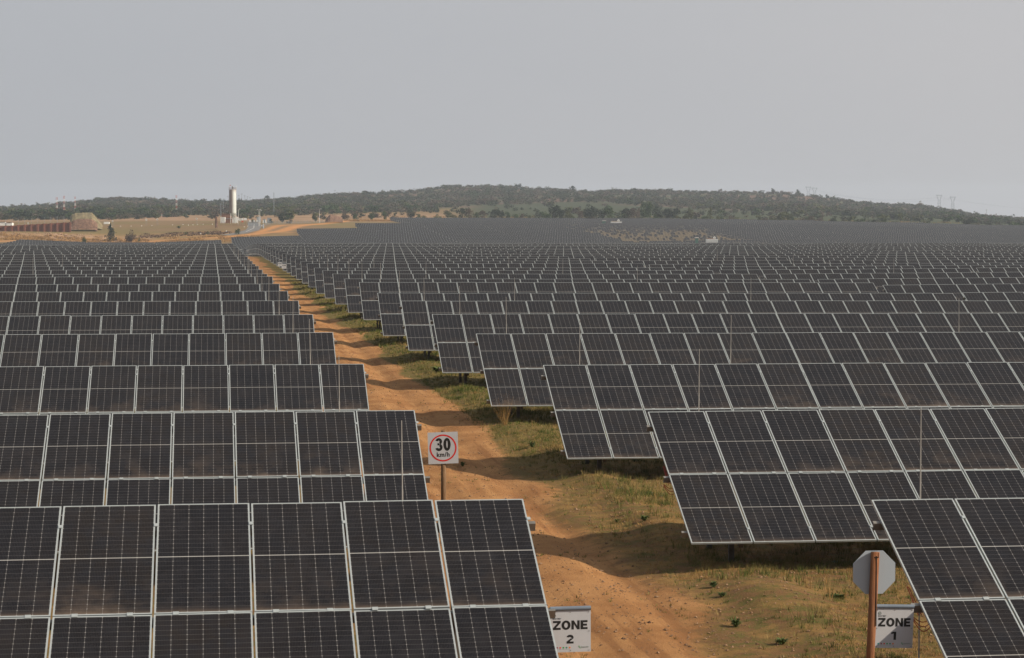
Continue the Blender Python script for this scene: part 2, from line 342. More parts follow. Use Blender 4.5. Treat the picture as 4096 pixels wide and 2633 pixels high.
    for nm, arr in (('road', road), ('far', far)):
        a = me.attributes.new(nm, 'FLOAT', 'POINT'); z = np.zeros(len(V)); z[:nb] = arr.ravel(); a.data.foreach_set('value', z)
    tag(obj('ground', me), kind='structure')
build_ground()

# ------------------------------------------------------------------ solar tables
W_, L_, GX, GM = 1.134, 2.278, .025, .022; P_ = W_ + GX; Z0 = .60
CT, ST = math.cos(TAU), math.sin(TAU)
def sl_(v): return (v * CT, Z0 + v * ST)             # table-local y, z at distance v up the slope
mb = MB(); b = .019                                  # glass laminate
mb.quad([(b, b, 0), (W_ - b, b, 0), (W_ - b, L_ - b, 0), (b, L_ - b, 0)], 0, [(b / W_, b / L_), (1 - b / W_, b / L_), (1 - b / W_, 1 - b / L_), (b / W_, 1 - b / L_)])
mb.quad([(b, L_ - b, -.006), (W_ - b, L_ - b, -.006), (W_ - b, b, -.006), (b, b, -.006)], 1)
def frame_parts(mb, m):
    mb.box(0, 0, -.033, W_, b, .002, m); mb.box(0, L_ - b, -.033, W_, L_, .002, m)
    mb.box(0, b, -.033, b, L_ - b, .0025, m); mb.box(W_ - b, b, -.033, W_, L_ - b, .0025, m)
glass_me = mb.mesh('solar_module', [M['cells'], M['back']])
frame_parts(mb, 2); mod_me = mb.mesh('solar_module_framed', [M['cells'], M['back'], M['alu']])
def frame_mesh(upper):
    f = MB(); frame_parts(f, 0)
    if upper:                                        # clamps holding the module edges
        for x in (.25, .88): f.box(x - .035, -GM - .018, .003, x + .035, .02, .011, 0)
        f.box(W_ - .012, 1.79, .003, W_ + GX + .012, 1.85, .012, 0)
    else: f.box(W_ - .012, .40, .003, W_ + GX + .012, .46, .012, 0)
    return f.mesh('frame', [M['alu']])
fr_lo, fr_up = frame_mesh(False), frame_mesh(True)
TM = Matrix.Rotation(TAU, 4, 'X')
PUR = (.42, 2.26, 4.10)                              # purlins, metres up the slope
def purlin_mesh(n):
    Lx = n * P_ - GX; m = MB()
    m.box(-.10, -.03, -.05, Lx + .10, .03, -.04, 0); m.box(-.10, -.03, -.15, Lx + .10, -.024, -.05, 0); m.box(-.10, -.024, -.15, Lx + .10, .03, -.144, 0)
    return m.mesh('purlin', [M['galv']])
def bays(n):
    Lx = n * P_ - GX; k = max(2, round(Lx / 3.9)); return [1.0 + i * (Lx - 2.0) / (k - 1) for i in range(k)]
def post_mesh(h): m = MB(); m.box(-.05, -.04, -.4, .05, -.032, h, 0); m.box(-.05, -.032, -.4, -.042, .04, h, 0); m.box(.042, -.032, -.4, .05, .04, h, 0); return m.mesh('post', [M['post']])
vF, vR = 3.0, 1.3
hf, hr = Z0 + (2 * L_ - 3.30) * ST - .24, Z0 + 3.3 * ST - .24
yF, yR = (2 * L_ - 3.30) * CT, 3.3 * CT
post_f, post_r = post_mesh(hf), post_mesh(hr)
m = MB(); m.box(-.04, .25, -.29, .04, 4.3, -.172, 0); rafter_me = m.mesh('rafter', [M['post']])
m = MB(); m.tube((0, yF, .25), (0, yR, hr - .1), .03, n=6); brace_me = m.mesh('brace', [M['post']])
pur_me = {}; rack_me = {}; far_me = {}
def rack_mesh(n, name='support_frame'):
    m = MB()
    for v in PUR: y, z = sl_(v); m.box(-.12, y - .04, z - .16, n * P_ + .1, y + .04, z - .05, 0)
    for x in bays(n):
        m.box(x - .05, yF - .04, -.4, x + .05, yF + .04, hf, 1); m.box(x - .05, yR - .04, -.4, x + .05, yR + .04, hr, 1)
        m.box(-.04, .25, -.29, .04, 4.3, -.172, 1, Matrix.Translation((x, 0, Z0)) @ TM)
        m.tube((x, yF, .25), (x, yR, hr - .1), .03, n=4, m=1)
    return m
def far_mesh(n):                                     # whole table in one mesh
    m = rack_mesh(n); ids = [0] * len(m.f)
    for k in range(n):
        for j in (0, 1):
            v0 = j * (L_ + GM); (y0, z0), (y1, z1) = sl_(v0), sl_(v0 + L_); x0, x1 = k * P_, k * P_ + W_
            m.quad([(x0, y0, z0), (x1, y0, z0), (x1, y1, z1), (x0, y1, z1)], 2, [(0, 0), (1, 0), (1, 1), (0, 1)]); ids.append(random.random() * 99)
            m.quad([(x0, y1, z1 - .03), (x1, y1, z1 - .03), (x1, y0, z0 - .03), (x0, y0, z0 - .03)], 3); ids.append(0)
            m.quad([(x0, y0, z0 - .03), (x1, y0, z0 - .03), (x1, y0, z0), (x0, y0, z0)], 4); ids.append(0)
            m.quad([(x0, y1, z1), (x1, y1, z1), (x1, y1, z1 - .03), (x0, y1, z1 - .03)], 4); ids.append(0)
    me = m.mesh('solar_table', [M['galv'], M['post'], M['cells_far'], M['back'], M['alu']])
    a = me.attributes.new('mod', 'FLOAT', 'FACE'); a.data.foreach_set('value', ids); return me
ORD = ['', 'first', 'second', 'third', 'fourth', 'fifth', 'sixth', 'seventh', 'eighth', 'ninth', 'tenth', 'eleventh', 'twelfth', 'thirteenth', 'fourteenth', 'fifteenth', 'sixteenth', 'seventeenth', 'eighteenth', 'nineteenth', 'twentieth']
TENS = {2: 'twenty', 3: 'thirty', 4: 'forty', 5: 'fifty', 6: 'sixty', 7: 'seventy', 8: 'eighty'}
def ordn(n): return ORD[n] if n <= 20 else (TENS[n // 10] + '-' + ORD[n % 10] if n % 10 else TENS[n // 10][:-1] + 'ieth')
def place_table(n, x0, ytop, lod, row, side, idx, dz=0., slope=None):
    yf = ytop - (2 * L_ + GM) * CT; Lx = n * P_ - GX
    za, zb = gz(x0, ytop - 2), gz(x0 + Lx, ytop - 2)
    s = math.atan((zb - za) / Lx) if slope is None else slope
    where = ('left of the dirt road' if side < 0 else 'right of the dirt road')
    pos = 'beside the road' if idx == 1 else ordn(idx) + ' from the road'
    lab = f"tilted solar table, {ordn(row)} row from the camera, {'first' if idx == 1 else ordn(idx)} {'left' if side < 0 else 'right'} of the dirt road"
    if lod == 2:
        if n not in far_me: far_me[n] = far_mesh(n)
        o = obj('solar_table', far_me[n], None, (x0, yf, za + dz), (0, -s, 0)); tag(o, lab, 'solar table', 'tilted solar tables in rows'); return o
    t = thing('solar_table', lab, 'solar table', (x0, yf, za + dz), rot=(0, -s, 0), group='tilted solar tables in rows')
    for k in range(n):
        for j in (0, 1):
            y, z = sl_(j * (L_ + GM)); jit = (TAU + random.gauss(0, .002), random.gauss(0, .002), 0)
            o = obj('solar_module', glass_me if lod == 0 else mod_me, t, (k * P_, y, z), jit)
            if lod == 0: obj('frame', fr_up if j else fr_lo, o)
    if n not in pur_me: pur_me[n] = purlin_mesh(n); rack_me[n] = rack_mesh(n).mesh('support_frame', [M['galv'], M['post']])
    if lod == 0:
        for v in PUR: y, z = sl_(v); obj('purlin', pur_me[n], t, (0, y, z), (TAU, 0, 0))
        for x in bays(n):
            obj('post', post_f, t, (x, yF, 0)); obj('post', post_r, t, (x, yR, 0)); obj('rafter', rafter_me, t, (x, 0, Z0), (TAU, 0, 0)); obj('brace', brace_me, t, (x, 0, 0))
    else: obj('support_frame', rack_me[n], t)
    return t
YR = lambda n: {1: 28.85, 2: 43.14, 3: 57.73}.get(n, 43.14 + 14.6 * (n - 2)); YL = lambda n: {1: 27.95, 2: 42.71}.get(n, 42.71 + 14.62 * (n - 2))
todo = []
def bare(x, y):                                      # patch where the racks still carry no modules
    return False
POLY = [at(*p) for p in ((2190, 1195), (2240, 1110), (2370, 1045), (2460, 985), (2500, 940), (3080, 925), (3040, 955), (2930, 1010), (2840, 1070), (2790, 1200))]
def inside(x, y):
    c = False; n = len(POLY)
    for i in range(n):
        (x1, y1), (x2, y2) = POLY[i], POLY[(i + 1) % n]
        if (y1 > y) != (y2 > y) and x < (x2 - x1) * (y - y1) / (y2 - y1) + x1: c = not c
    return c
for n in range(1, 91):
    Y = YR(n); x = 8.6; i = 0
    while True:
        k = 27 if (Y > 500 or i % 2 == 0) else 18
        x1 = x + k * P_ - GX; px, d = pxof(x, Y); px1, _ = pxof(x1, Y)
        if px > 4180: break
        top = 1030 if x < 39 else 1092 if x < 71 else 1140 if x < 102 else 1318 - max(0, (px - 2700)) * .035
        if Y < top and not (Y > 560 and n in (40, 41)): todo.append((d, k, x, Y, n, 1, i + 1))
        x = x1 + .58; i += 1
    Y = YL(n); x1 = 3.85; i = 0
    while Y < 1003:
        k = 25; x0 = x1 - k * P_ + GX; px1, d = pxof(x1, Y)
        if px1 < (-60 if Y < 500 else 190): break
        todo.append((d, k, x0, Y, n, -1, i + 1)); x1 = x0 - .58; i += 1
vis = [t for t in todo if t[0] < 437 or t[0] > 905 or (t[0] < 575 and t[6] == 1 and t[5] == 1)]
hid = [t for t in todo if t not in vis]; vis.sort(key=lambda t: t[0])
def has_bare(t):
    return t[0] > 905 and t[5] > 0 and any(inside(t[2] + (q + .5) * P_, t[3]) for q in range(t[1]))
full = [t for t in vis if not has_bare(t)]; part = [t for t in vis if has_bare(t)]
indiv, rest = full[:300], full[300:]
XO = {(1, 1, 1): .18, (2, 1, 1): -.065, (1, -1, 1): .06}; DZ = {(1, -1): .13, (2, -1): .04, (1, 1): -.07, (2, 1): -.07}
for d, k, x, Y, n, side, i in indiv:
    lod = 0 if n <= 7 else 1 if n <= 13 else 2
    dz = DZ.get((n, side), random.gauss(0, .035)) if i == 1 or n < 3 else random.gauss(0, .035)
    slope = {(1, -1): -.004, (2, -1): -.008}.get((n, side))
    o = place_table(k, x + XO.get((n, side, i), -.07 if n > 3 and side > 0 else 0), Y + (random.gauss(0, .05) if n > 3 else 0), lod, n, side, i, dz + (-.004 * 28 if False else 0), None)
    if n <= 2 and side > 0 and i == 1:               # loose red string cables hanging at the purlin end
        m = MB(); y, z = sl_(2.26); z -= .17
        for q in range(3):
            pts = [Vector((-.1 + .3 * t, y - .02 * q, z - (.09 + .035 * q) * math.sin(math.pi * t) - .02 * q)) for t in [j / 8 for j in range(9)]]
            for a_, b_ in zip(pts[:-1], pts[1:]): m.tube(a_, b_, .006, n=5)
        y2, z2 = sl_(2.75); m.tube((-.01, y, z), (-.02, y2, z2 - .1), .007, n=5); m.tube((.03, y, z), (.0, y2, z2 - .1), .006, n=5)
        obj('cable', m.mesh('cable', [M['wire']]), o)
print('tables', len(todo), 'visible', len(vis), 'individual', len(indiv), 'rest', len(rest), 'partly bare', len(part), 'hidden', len(hid))
def stuff_tables(lst, barelist, name, label):
    V = []; Fc = []; mi = []; ids = []; uvs = []
    def add(pts, m, idv=0, uv=((0, 0), (1, 0), (1, 1), (0, 1))):
        i = len(V); V.extend(pts); Fc.append((i, i + 1, i + 2, i + 3)); mi.append(m); ids.append(idv); uvs.extend(uv)
    for d, k, x, Y, n, side, i in lst:
        yf = Y - (2 * L_ + GM) * CT; Lx = k * P_; za, zb = gz(x, Y - 2), gz(x + Lx, Y - 2)
        for q in range(k):
            zz = za + (zb - za) * (q + .5) / k; xa, xb = x + q * P_, x + q * P_ + W_
            br_ = barelist and inside(xa, Y); pf = (.75 if Y > 1105 else .45 if Y > 1060 else .14 if Y > 945 else .8) * (.6 + .8 * float(vnoise(xa, Y, 18, 66)))
            for j in (0, 1):
                if br_ and random.random() > pf: continue
                v0 = j * (L_ + GM); (y0, z0), (y1, z1) = sl_(v0), sl_(v0 + L_)
                add([(xa, yf + y0, zz + z0), (xb, yf + y0, zz + z0), (xb, yf + y1, zz + z1), (xa, yf + y1, zz + z1)], 0, random.random() * 99)
        for v in PUR:
            y, z = sl_(v); y += yf
            for a0, a1 in ((-.15, -.05),): add([(x, y, za + z + a0), (x + Lx, y, zb + z + a0), (x + Lx, y, zb + z + a1), (x, y, za + z + a1)], 1); add([(x, y - .04, za + z + a1), (x + Lx, y - .04, zb + z + a1), (x + Lx, y + .04, zb + z + a1), (x, y + .04, za + z + a1)], 1)
        for xx in bays(k):
            zz = za + (zb - za) * xx / Lx; X = x + xx
            for yy, h in ((yF, hf), (yR, hr)): add([(X - .05, yf + yy, zz - .3), (X + .05, yf + yy, zz - .3), (X + .05, yf + yy, zz + h), (X - .05, yf + yy, zz + h)], 2)
            (y0, z0), (y1, z1) = sl_(.25), sl_(4.3); add([(X - .05, yf + y0, zz + z0 - .18), (X + .05, yf + y0, zz + z0 - .18), (X + .05, yf + y1, zz + z1 - .18), (X - .05, yf + y1, zz + z1 - .18)], 1)
    me = bpy.data.meshes.new(name); me.from_pydata(V, [], Fc)
    for a in ('cells_far', 'galv', 'post'): me.materials.append(M[a])
    me.polygons.foreach_set('material_index', mi); ul = me.uv_layers.new(name='UVMap'); ul.data.foreach_set('uv', np.array(uvs, dtype=float).ravel())
    a = me.attributes.new('mod', 'FLOAT', 'FACE'); a.data.foreach_set('value', ids)
    tag(obj(name, me), label, 'solar tables', None, 'stuff')
stuff_tables(rest + hid, False, 'distant_solar_tables', 'distant rows of solar tables climbing the slope below the hill')
stuff_tables(part, True, 'unfinished_solar_racks', 'unfinished pale mounting racks over bare brown ground in the far field')
bpy.context.view_layer.update()

# lightning rods -----------------------------------------------------------
m = MB(); m.tube((0, 0, -.3), (0, 0, 3.0), .011, .010, 6); m.tube((0, 0, 3.0), (0, 0, 3.9), .008, .005, 6); rod_me = m.mesh('lightning_rod', [M['rod']])
for n in range(1, 19):
    for side, X, k in ((-1, 2.55, 'near the road'), (1, 9.75, 'near the road'), (1, 13.8, 'few panels in'), (1, 25.3, 'mid table'), (-1, -12.6, 'mid table'), (1, 50.5, 'second table')):
        if X == 13.8 and n % 3: continue
        if abs(X) > 11 and n % 2 and X != 13.8: continue
        Y = (YR(n) if side > 0 else YL(n)) + .75; xx = X + random.gauss(0, .07); px, d = pxof(xx, Y)
        if not (0 < px < 4096): continue
        o = obj('lightning_rod', rod_me, None, (xx, Y, gz(xx, Y) - .15 + random.gauss(0, .05)), (random.gauss(0, .006), random.gauss(0, .008), 0))
        tag(o, f"thin lightning rod behind {ordn(n)} row {'left' if side < 0 else 'right'} of road, {k}", 'lightning rod', 'thin lightning rods between the rows')

# ------------------------------------------------------------------ signs
def text_mesh(s, size, mat, sx=1., bold=0., ext=.0008, align='CENTER'):
    cu = bpy.data.curves.new('t', 'FONT'); cu.body = s; cu.size = size; cu.align_x = align; cu.align_y = 'CENTER'; cu.extrude = ext; cu.offset = bold; cu.resolution_u = 6; cu.space_character = 1.12 if s == 'km/h' else 1.0
    o = bpy.data.objects.new('t', cu); C.objects.link(o); bpy.context.view_layer.update()
    me = bpy.data.meshes.new_from_object(o.evaluated_get(bpy.context.evaluated_depsgraph_get())); bpy.data.objects.remove(o); bpy.data.curves.remove(cu)
    for v in me.vertices: v.co = Vector((v.co.x * sx, -v.co.z, v.co.y))   # stand the text up, facing -Y
    me.materials.clear(); me.materials.append(mat); return me
def glyphs(s, cx, cz, h, mat, wf=1., wt=.24):       # heavy sans letters built from strokes, facing -Y
    Wd = {'Z': .86, 'O': 1.0, 'N': .92, 'E': .78, '1': .62, '2': .78, '3': .78, '0': .78}; gap = .10; tot = sum(Wd[c] for c in s) + gap * (len(s) - 1); x = -tot / 2; m = MB(); w_ = wt
    def Q(pts): m.quad([(cx + (x + px * 1.) * h * wf, 0, cz + pz * h) for px, pz in pts])
    def bar(x0, z0, x1, z1): Q([(x0, z0), (x1, z0), (x1, z1), (x0, z1)])
    def arc(ox, oz, rx, rz, a0, a1, tx, tz, n=22):
        for k in range(n):
            a, b_ = R(a0 + (a1 - a0) * k / n), R(a0 + (a1 - a0) * (k + 1) / n)
            Q([(ox + (rx - tx) * math.cos(a), oz + (rz - tz) * math.sin(a)), (ox + rx * math.cos(a), oz + rz * math.sin(a)), (ox + rx * math.cos(b_), oz + rz * math.sin(b_)), (ox + (rx - tx) * math.cos(b_), oz + (rz - tz) * math.sin(b_))])
    for c in s:
        d = Wd[c]; v = w_ * .86
        if c == 'Z': bar(0, .5 - v, d, .5); bar(0, -.5, d, -.5 + v); Q([(0, -.5 + v * .9), (.32, -.5 + v * .9), (d, .5 - v * .9), (d - .32, .5 - v * .9)])
        if c == 'O': arc(d / 2, 0, d / 2, .52, 0, 360, w_ * 1.1, v, 40)
        if c == 'N': bar(0, -.5, w_, .5); bar(d - w_, -.5, d, .5); Q([(w_, .5), (w_, .12), (d - w_, -.5), (d - w_, -.12)])
        if c == 'E': bar(0, -.5, w_ * 1.1, .5); bar(w_ * 1.1, .5 - v, d, .5); bar(w_ * 1.1, -.5, d, -.5 + v); bar(w_ * 1.1, -v / 2, d - .06, v / 2)
        if c == '1': bar(.30, -.5, .30 + w_ * 1.15, .5); Q([(.02, .20), (.30, .27), (.30, .5), (.26, .5), (.02, .40)])
        if c == '2': arc(d / 2, .20, d / 2, .32, -25, 170, w_, w_, 20); bar(0, -.5, d, -.5 + v); Q([(0, -.5 + v), (.34, -.5 + v), (d - .02, .08), (d - w_ - .05, .10)])
        if c == '3': arc(d / 2, .245, d / 2 - .03, .275, -60, 165, w_, w_ * .75, 20); arc(d / 2, -.22, d / 2, .30, -165, 70, w_, w_ * .8, 24); bar(.24, -.06, .46, .11)
        if c == '0': arc(d / 2, 0, d / 2, .52, 0, 360, w_ * 1.15, v * .95, 40)
        x += d + gap
    return m.mesh('lettering', [mat])
def disc(mb, x, z, r, y, m, n=20, r0=0):
    for k in range(n):
        a, c = 2 * math.pi * k / n, 2 * math.pi * (k + 1) / n
        if r0: mb.quad([(x + r0 * math.cos(a), y, z + r0 * math.sin(a)), (x + r * math.cos(a), y, z + r * math.sin(a)), (x + r * math.cos(c), y, z + r * math.sin(c)), (x + r0 * math.cos(c), y, z + r0 * math.sin(c))], m)
        else: mb.quad([(x, y, z), (x + r * math.cos(a), y, z + r * math.sin(a)), (x + r * math.cos(c), y, z + r * math.sin(c))], m)
def zone_sign(num, loc, rot, label, detail=True):
    t = thing('zone_sign', label, 'sign', loc, rot=rot, group='zone signs hung on the ends of the tables')   # origin: middle of the bottom edge
    w2, h = .245, .50
    m = MB(); m.box(-w2, -.002, 0, w2, .002, h); obj('board', m.mesh('board', [M['white']]), t)
    m = MB(); m.tube((-w2, .0, h + .025), (w2 + .0, .0, h + .025), .026, n=14); obj('pipe', m.mesh('pipe', [M['pvc']]), t)
    obj('lettering', glyphs('ZONE', 0, 0, .108, M['black'], 1.0, .27), t, (-.002, -.0035, .325))
    obj('lettering', glyphs(num, 0, 0, .104, M['black'], 1.04, .27), t, (-.005, -.0035, .155))
    if detail:
        m = MB()
        for x, z in ((-w2 + .022, h - .02), (0, h - .02), (w2 - .022, h - .02), (w2 - .02, .25), (-w2 + .02, .25), (w2 - .022, .02), (0, .02), (-w2 + .022, .02)): m.tube((x, -.002, z), (x, -.007, z), .0055, n=8)
        obj('rivets', m.mesh('rivets', [M['galv']]), t)
        m = MB(); disc(m, -.195, .437, .021, -.0035, 0, 24, .018); disc(m, -.197, .437, .016, -.0036, 1, 20, .0145)
        m.box(-.205, -.0038, .428, -.187, -.0034, .448, 1); m.box(-.213, -.0038, .396, -.17, -.0034, .408, 0); m.box(-.213, -.0038, .409, -.105, -.0034, .4105, 0)
        obj('emblem', m.mesh('emblem', [M['black'], M['ggrey']]), t)
        obj('lettering', text_mesh('GOLD', .012, M['white'], 1., .0003), t, (-.191, -.0045, .402)); obj('lettering', text_mesh('FIELDS', .013, M['black'], 1., .0003), t, (-.137, -.0035, .402))
        m = MB()
        for i, c in enumerate(range(6)): disc(m, -.2 + .038 * i, .055, .0105, -.0035, i, 16); m.box(-.2 + .038 * i - .013, -.0038, .034, -.2 + .038 * i + .013, -.0034, .0365, 6)
        obj('badges', m.mesh('badges', [M[q] for q in ('teal', 'maroon', 'redo', 'green', 'dteal', 'orange', 'ggrey')]), t)
        m = MB()
        for k in range(3):
            pts = [(.095 + .006 * k + .03 * (1 - math.cos(a)), .075 - .035 * math.sin(a)) for a in [j * .16 for j in range(9)]]
            for p, q in zip(pts[:-1], pts[1:]): m.quad([(p[0], -.0035, p[1]), (q[0], -.0035, q[1]), (q[0] + .003, -.0035, q[1] + .001), (p[0] + .003, -.0035, p[1] + .001)], k % 2)
        obj('emblem', m.mesh('emblem', [M['green'], M['ggrey']]), t); obj('lettering', text_mesh('Siyaphambili', .019, M['ggrey'], .95, .0004), t, (.172, -.0035, .058))
    return t
def sgn_loc(px, y, d): X, Y = at(px, d); return (X, Y, yz(y, d))
zone_sign('2', sgn_loc(2284, 2620.5, 26.25), (0, R(-.3), 0), 'white ZONE 2 sign under a grey pipe, beside the nearest left table')
zone_sign('1', sgn_loc(3586, 2604, 27.6), (R(0), R(1.8), R(0)), 'white ZONE 1 sign under a grey pipe, right of the red-brown pole')
zone_sign('1', sgn_loc(1136, 1074.5, 242), (0, 0, 0), 'small distant ZONE 1 sign on a table end far along the road', False)
zone_sign('3', sgn_loc(1119, 1065.5, 271), (0, 0, 0), 'small distant ZONE 3 sign on a table end, just left of another', False)
zone_sign('2', sgn_loc(993, 1009, 505), (0, 0, 0), 'tiny pale zone sign where the dirt road disappears', False)
# speed limit sign
X, Y = at(1773, 44.); g0 = gz(X, Y)
t = thing('speed_limit_sign', 'square white 30 km/h sign with red ring on a dark wooden post', 'sign', (X, Y, g0), R(-3))
zb = yz(1858, 44.) - g0; s = .60
m = MB(); m.tube((-.0, .062, -.4), (.005, .062, zb + .655), .054, .05, 14); obj('post', smooth(m.mesh('post', [M['wood_dark']])), t)
bd = obj('board', MB().box(-.3, -.002, 0, .3, .002, .63).mesh('board', [M['white']]), t, (0, 0, zb), (0, R(-1.6), 0))
m = MB(); disc(m, 0, .315, .270, -.0035, 0, 64, .240); obj('ring', m.mesh('ring', [M['red']]), bd)
obj('lettering', glyphs('30', 0, 0, .25, M['black'], .74, .27), bd, (.0, -.0036, .385)); obj('lettering', text_mesh('km/h', .125, M['black'], .95, .003), bd, (.0, -.0036, .18))
# back of the stop sign
X, Y = at(3489, 26.9); g0 = gz(X, Y); ztop = yz(2216, 26.9) - g0
t = thing('octagonal_sign', 'grey back of an octagonal stop sign on a red-brown wooden pole', 'sign', (X - .045, Y, g0), 0)
lean = .10
m = MB(); m.tube((-.0, 0, -.4), (lean * 1.1, 0, ztop), .047, .053, 18); post = obj('pole', smooth(m.mesh('pole', [M['wood_red']])), t)
m = MB(); m.box(lean * 1.1 - .03, -.056, ztop - .06, lean * 1.1 + .03, -.050, ztop - .052); m.box(lean * .9 + .012, -.054, ztop - .9, lean * 1.0 + .016, -.049, ztop - .04); m.box(lean * 1.1 + .02, -.051, ztop - .06, lean * 1.1 + .026, -.045, ztop); obj('crack', m.mesh('crack', [M['crack']]), post)
m = MB(); Ro = .266 / math.cos(R(22.5)); pts = [(Ro * math.cos(R(22.5 + 45 * k)), Ro * math.sin(R(22.5 + 45 * k))) for k in range(8)]
zc = yz(2300, 26.9) - g0; cx = lean + .015 + .0
m.quad([(cx + x, .056, zc + z) for x, z in pts], 0); m.quad([(cx + x, .060, zc + z) for x, z in reversed(pts)], 1)
for k in range(8): (x0, z0), (x1, z1) = pts[k], pts[(k + 1) % 8]; m.quad([(cx + x0, .056, zc + z0), (cx + x0, .06, zc + z0), (cx + x1, .06, zc + z1), (cx + x1, .056, zc + z1)], 0)
obj('plate', m.mesh('plate', [M['signback'], M['red']]), t)

# ------------------------------------------------------------------ grass, stones
def mat_leaf(name, cols, scale, rough=.85, trans=0.):
    g = G(name, rough, .15); n = g.noise(scale, 3, .6, g.pos()); n2 = g.noise(scale * 9, 2, .5, g.pos())
    cr = g.n('ShaderNodeValToRGB'); g.put(cr.inputs[0], n); e = cr.color_ramp.elements
    e[0].position = .32; e[0].color = (*cols[0], 1); e[1].position = .68; e[1].color = (*cols[-1], 1)
    for i, c in enumerate(cols[1:-1]): x = e.new(.32 + .36 * (i + 1) / (len(cols) - 1)); x.color = (*c, 1)
    v = g.n('ShaderNodeHueSaturation'); g.put(v.inputs['Color'], cr.outputs[0]); g.put(v.inputs['Value'], g.math('ADD', .55, g.math('MULTIPLY', n2, .9))); return g.col(v.outputs[0])
M['grass'] = mat_leaf('grass_blades', ((.042, .066, .012), (.092, .108, .026), (.19, .155, .055), (.30, .20, .085)), .9)
M['weed'] = mat_leaf('weed_leaves', ((.05, .075, .022), (.085, .11, .035)), 6.)
M['silver'] = mat_leaf('silver_herb', ((.16, .19, .16), (.26, .29, .25)), 2.)
M['straw'] = mat_leaf('dry_grass', ((.34, .22, .09), (.28, .15, .05)), 1.)
M['stone'] = mat_leaf('stones', ((.15, .085, .045), (.27, .17, .10), (.10, .055, .035)), 3.)
def quads(V, name, mat, label, cat, kind='stuff', loc=None):
    V = np.asarray(V); me = bpy.data.meshes.new(name); n = len(V) // 3
    me.vertices.add(len(V)); me.vertices.foreach_set('co', V.astype(np.float32).ravel()); me.loops.add(n * 3); me.loops.foreach_set('vertex_index', np.arange(n * 3, dtype=np.int32))
    me.polygons.add(n); me.polygons.foreach_set('loop_start', np.arange(0, n * 3, 3, dtype=np.int32)); me.update(calc_edges=True); me.validate()
    me.materials.append(mat); o = obj(name, me, None, loc or (0, 0, 0)); return tag(o, label, cat, None, kind)
def blades(x, y, z, h, wd, nb, spread, lean):        # tufts -> triangles
    N = len(x); T = []
    X = np.repeat(x, nb); Y = np.repeat(y, nb); Z = np.repeat(z, nb); H = np.repeat(h, nb) * rng.uniform(.5, 1.15, N * nb); a = rng.uniform(0, 6.283, N * nb); r = rng.uniform(0, 1, N * nb) * np.repeat(spread, nb)
    bx = X + r * np.cos(a); by = Y + r * np.sin(a); a2 = rng.uniform(0, 6.283, N * nb); w2 = np.repeat(wd, nb) / 2; ln = rng.uniform(.1, 1, N * nb) * lean * H
    t = np.stack([np.stack([bx - w2 * np.cos(a2), by - w2 * np.sin(a2), Z - .01], 1), np.stack([bx + w2 * np.cos(a2), by + w2 * np.sin(a2), Z - .01], 1), np.stack([bx + ln * np.cos(a), by + ln * np.sin(a), Z + H], 1)], 1)
    return t.reshape(-1, 3)
def scatter(n, ymin, ymax, xmin, xmax, power=1.6):
    u = rng.uniform(0, 1, n); a = 1 - power; y = (ymin ** a + u * (ymax ** a - ymin ** a)) ** (1 / a); return rng.uniform(xmin, xmax, n), y
def gfine(x, y): return ground(x, y)
x, y = scatter(60000, 22, 240, 7.4, 19, 1.5)
dens = sm((vnoise(x, y, 1.9, 31) - .33) / .3) * (.45 + .55 * sm((vnoise(x, y, .6, 32) - .3) / .3)) * sm((x - 8.0 - .8 * vnoise(x, y, 3, 33)) / .8) * (.6 + .4 * sm((y - 34) / 10)) + .07 * (x > 8) + .5 * sm((y - 48) / 20) * (x > 8.2)
k = rng.uniform(0, 1, len(x)) < dens; x, y = x[k], y[k]; sc = np.clip(y / 50, .8, 3.6)
hh = (.04 + .16 * vnoise(x, y, 2.4, 35) ** 2 + .06 * rng.uniform(0, 1, len(x)) ** 2) * (1 + .4 * (vnoise(x, y, 1.3, 36) > .6))
quads(blades(x, y, gfine(x, y), hh, .009 * sc, 10, .05 * sc ** .7, .7), 'short_grass', M['grass'], 'short green and yellow grass growing between the rows right of the road', 'grass')
x, y = scatter(2600, 24, 200, 2.5, 8.8, 1.5); k = (vnoise(x, y, 1.6, 41) > .72) | (rng.uniform(0, 1, len(x)) < .03); x, y = x[k], y[k]
quads(blades(x, y, gfine(x, y), np.full(len(x), .06), np.full(len(x), .012), 9, np.full(len(x), .06), .9), 'road_grass', M['grass'], 'sparse grass sprouting on the dirt road', 'grass')
x, y = scatter(9000, 27, 70, 8.8, 26, 1.5); k = (np.mod(y - 43.14 + 14.6 * 3, 14.6) > 8.6) & (vnoise(x, y, 1.2, 51) > .35); x, y = x[k], y[k]
quads(blades(x, y, gfine(x, y), np.full(len(x), .17), np.full(len(x), .010), 9, np.full(len(x), .09), .55), 'shaded_grass', M['grass'], 'taller grass growing in the shade under the tables', 'grass')
x, y = scatter(500, 30, 80, 9, 22, 1.5); k = (np.mod(y - 38.6 + 14.6 * 3, 14.6) > 11.2) & (vnoise(x, y, 2, 61) > .4); x, y = x[k], y[k]
quads(blades(x, y, gfine(x, y), np.full(len(x), .30), np.full(len(x), .007), 14, np.full(len(x), .07), .5), 'dry_grass', M['straw'], 'tall dry orange grass along the sunlit edge before the tables', 'grass')
x, y = scatter(900, 30, 60, 9.5, 17, 1.3); k = vnoise(x, y, 1.5, 71) > .66; x, y = x[k], y[k]
quads(blades(x, y, gfine(x, y), np.full(len(x), .055), np.full(len(x), .02), 16, np.full(len(x), .08), .6), 'silver_herbs', M['silver'], 'low silvery herbs among the grass', 'ground cover')
x, y = scatter(30000, 24, 110, 7.8, 19, 1.6); k = (vnoise(x, y, 2.8, 37) > .38) & (rng.uniform(0, 1, len(x)) < .6); x, y = x[k], y[k]
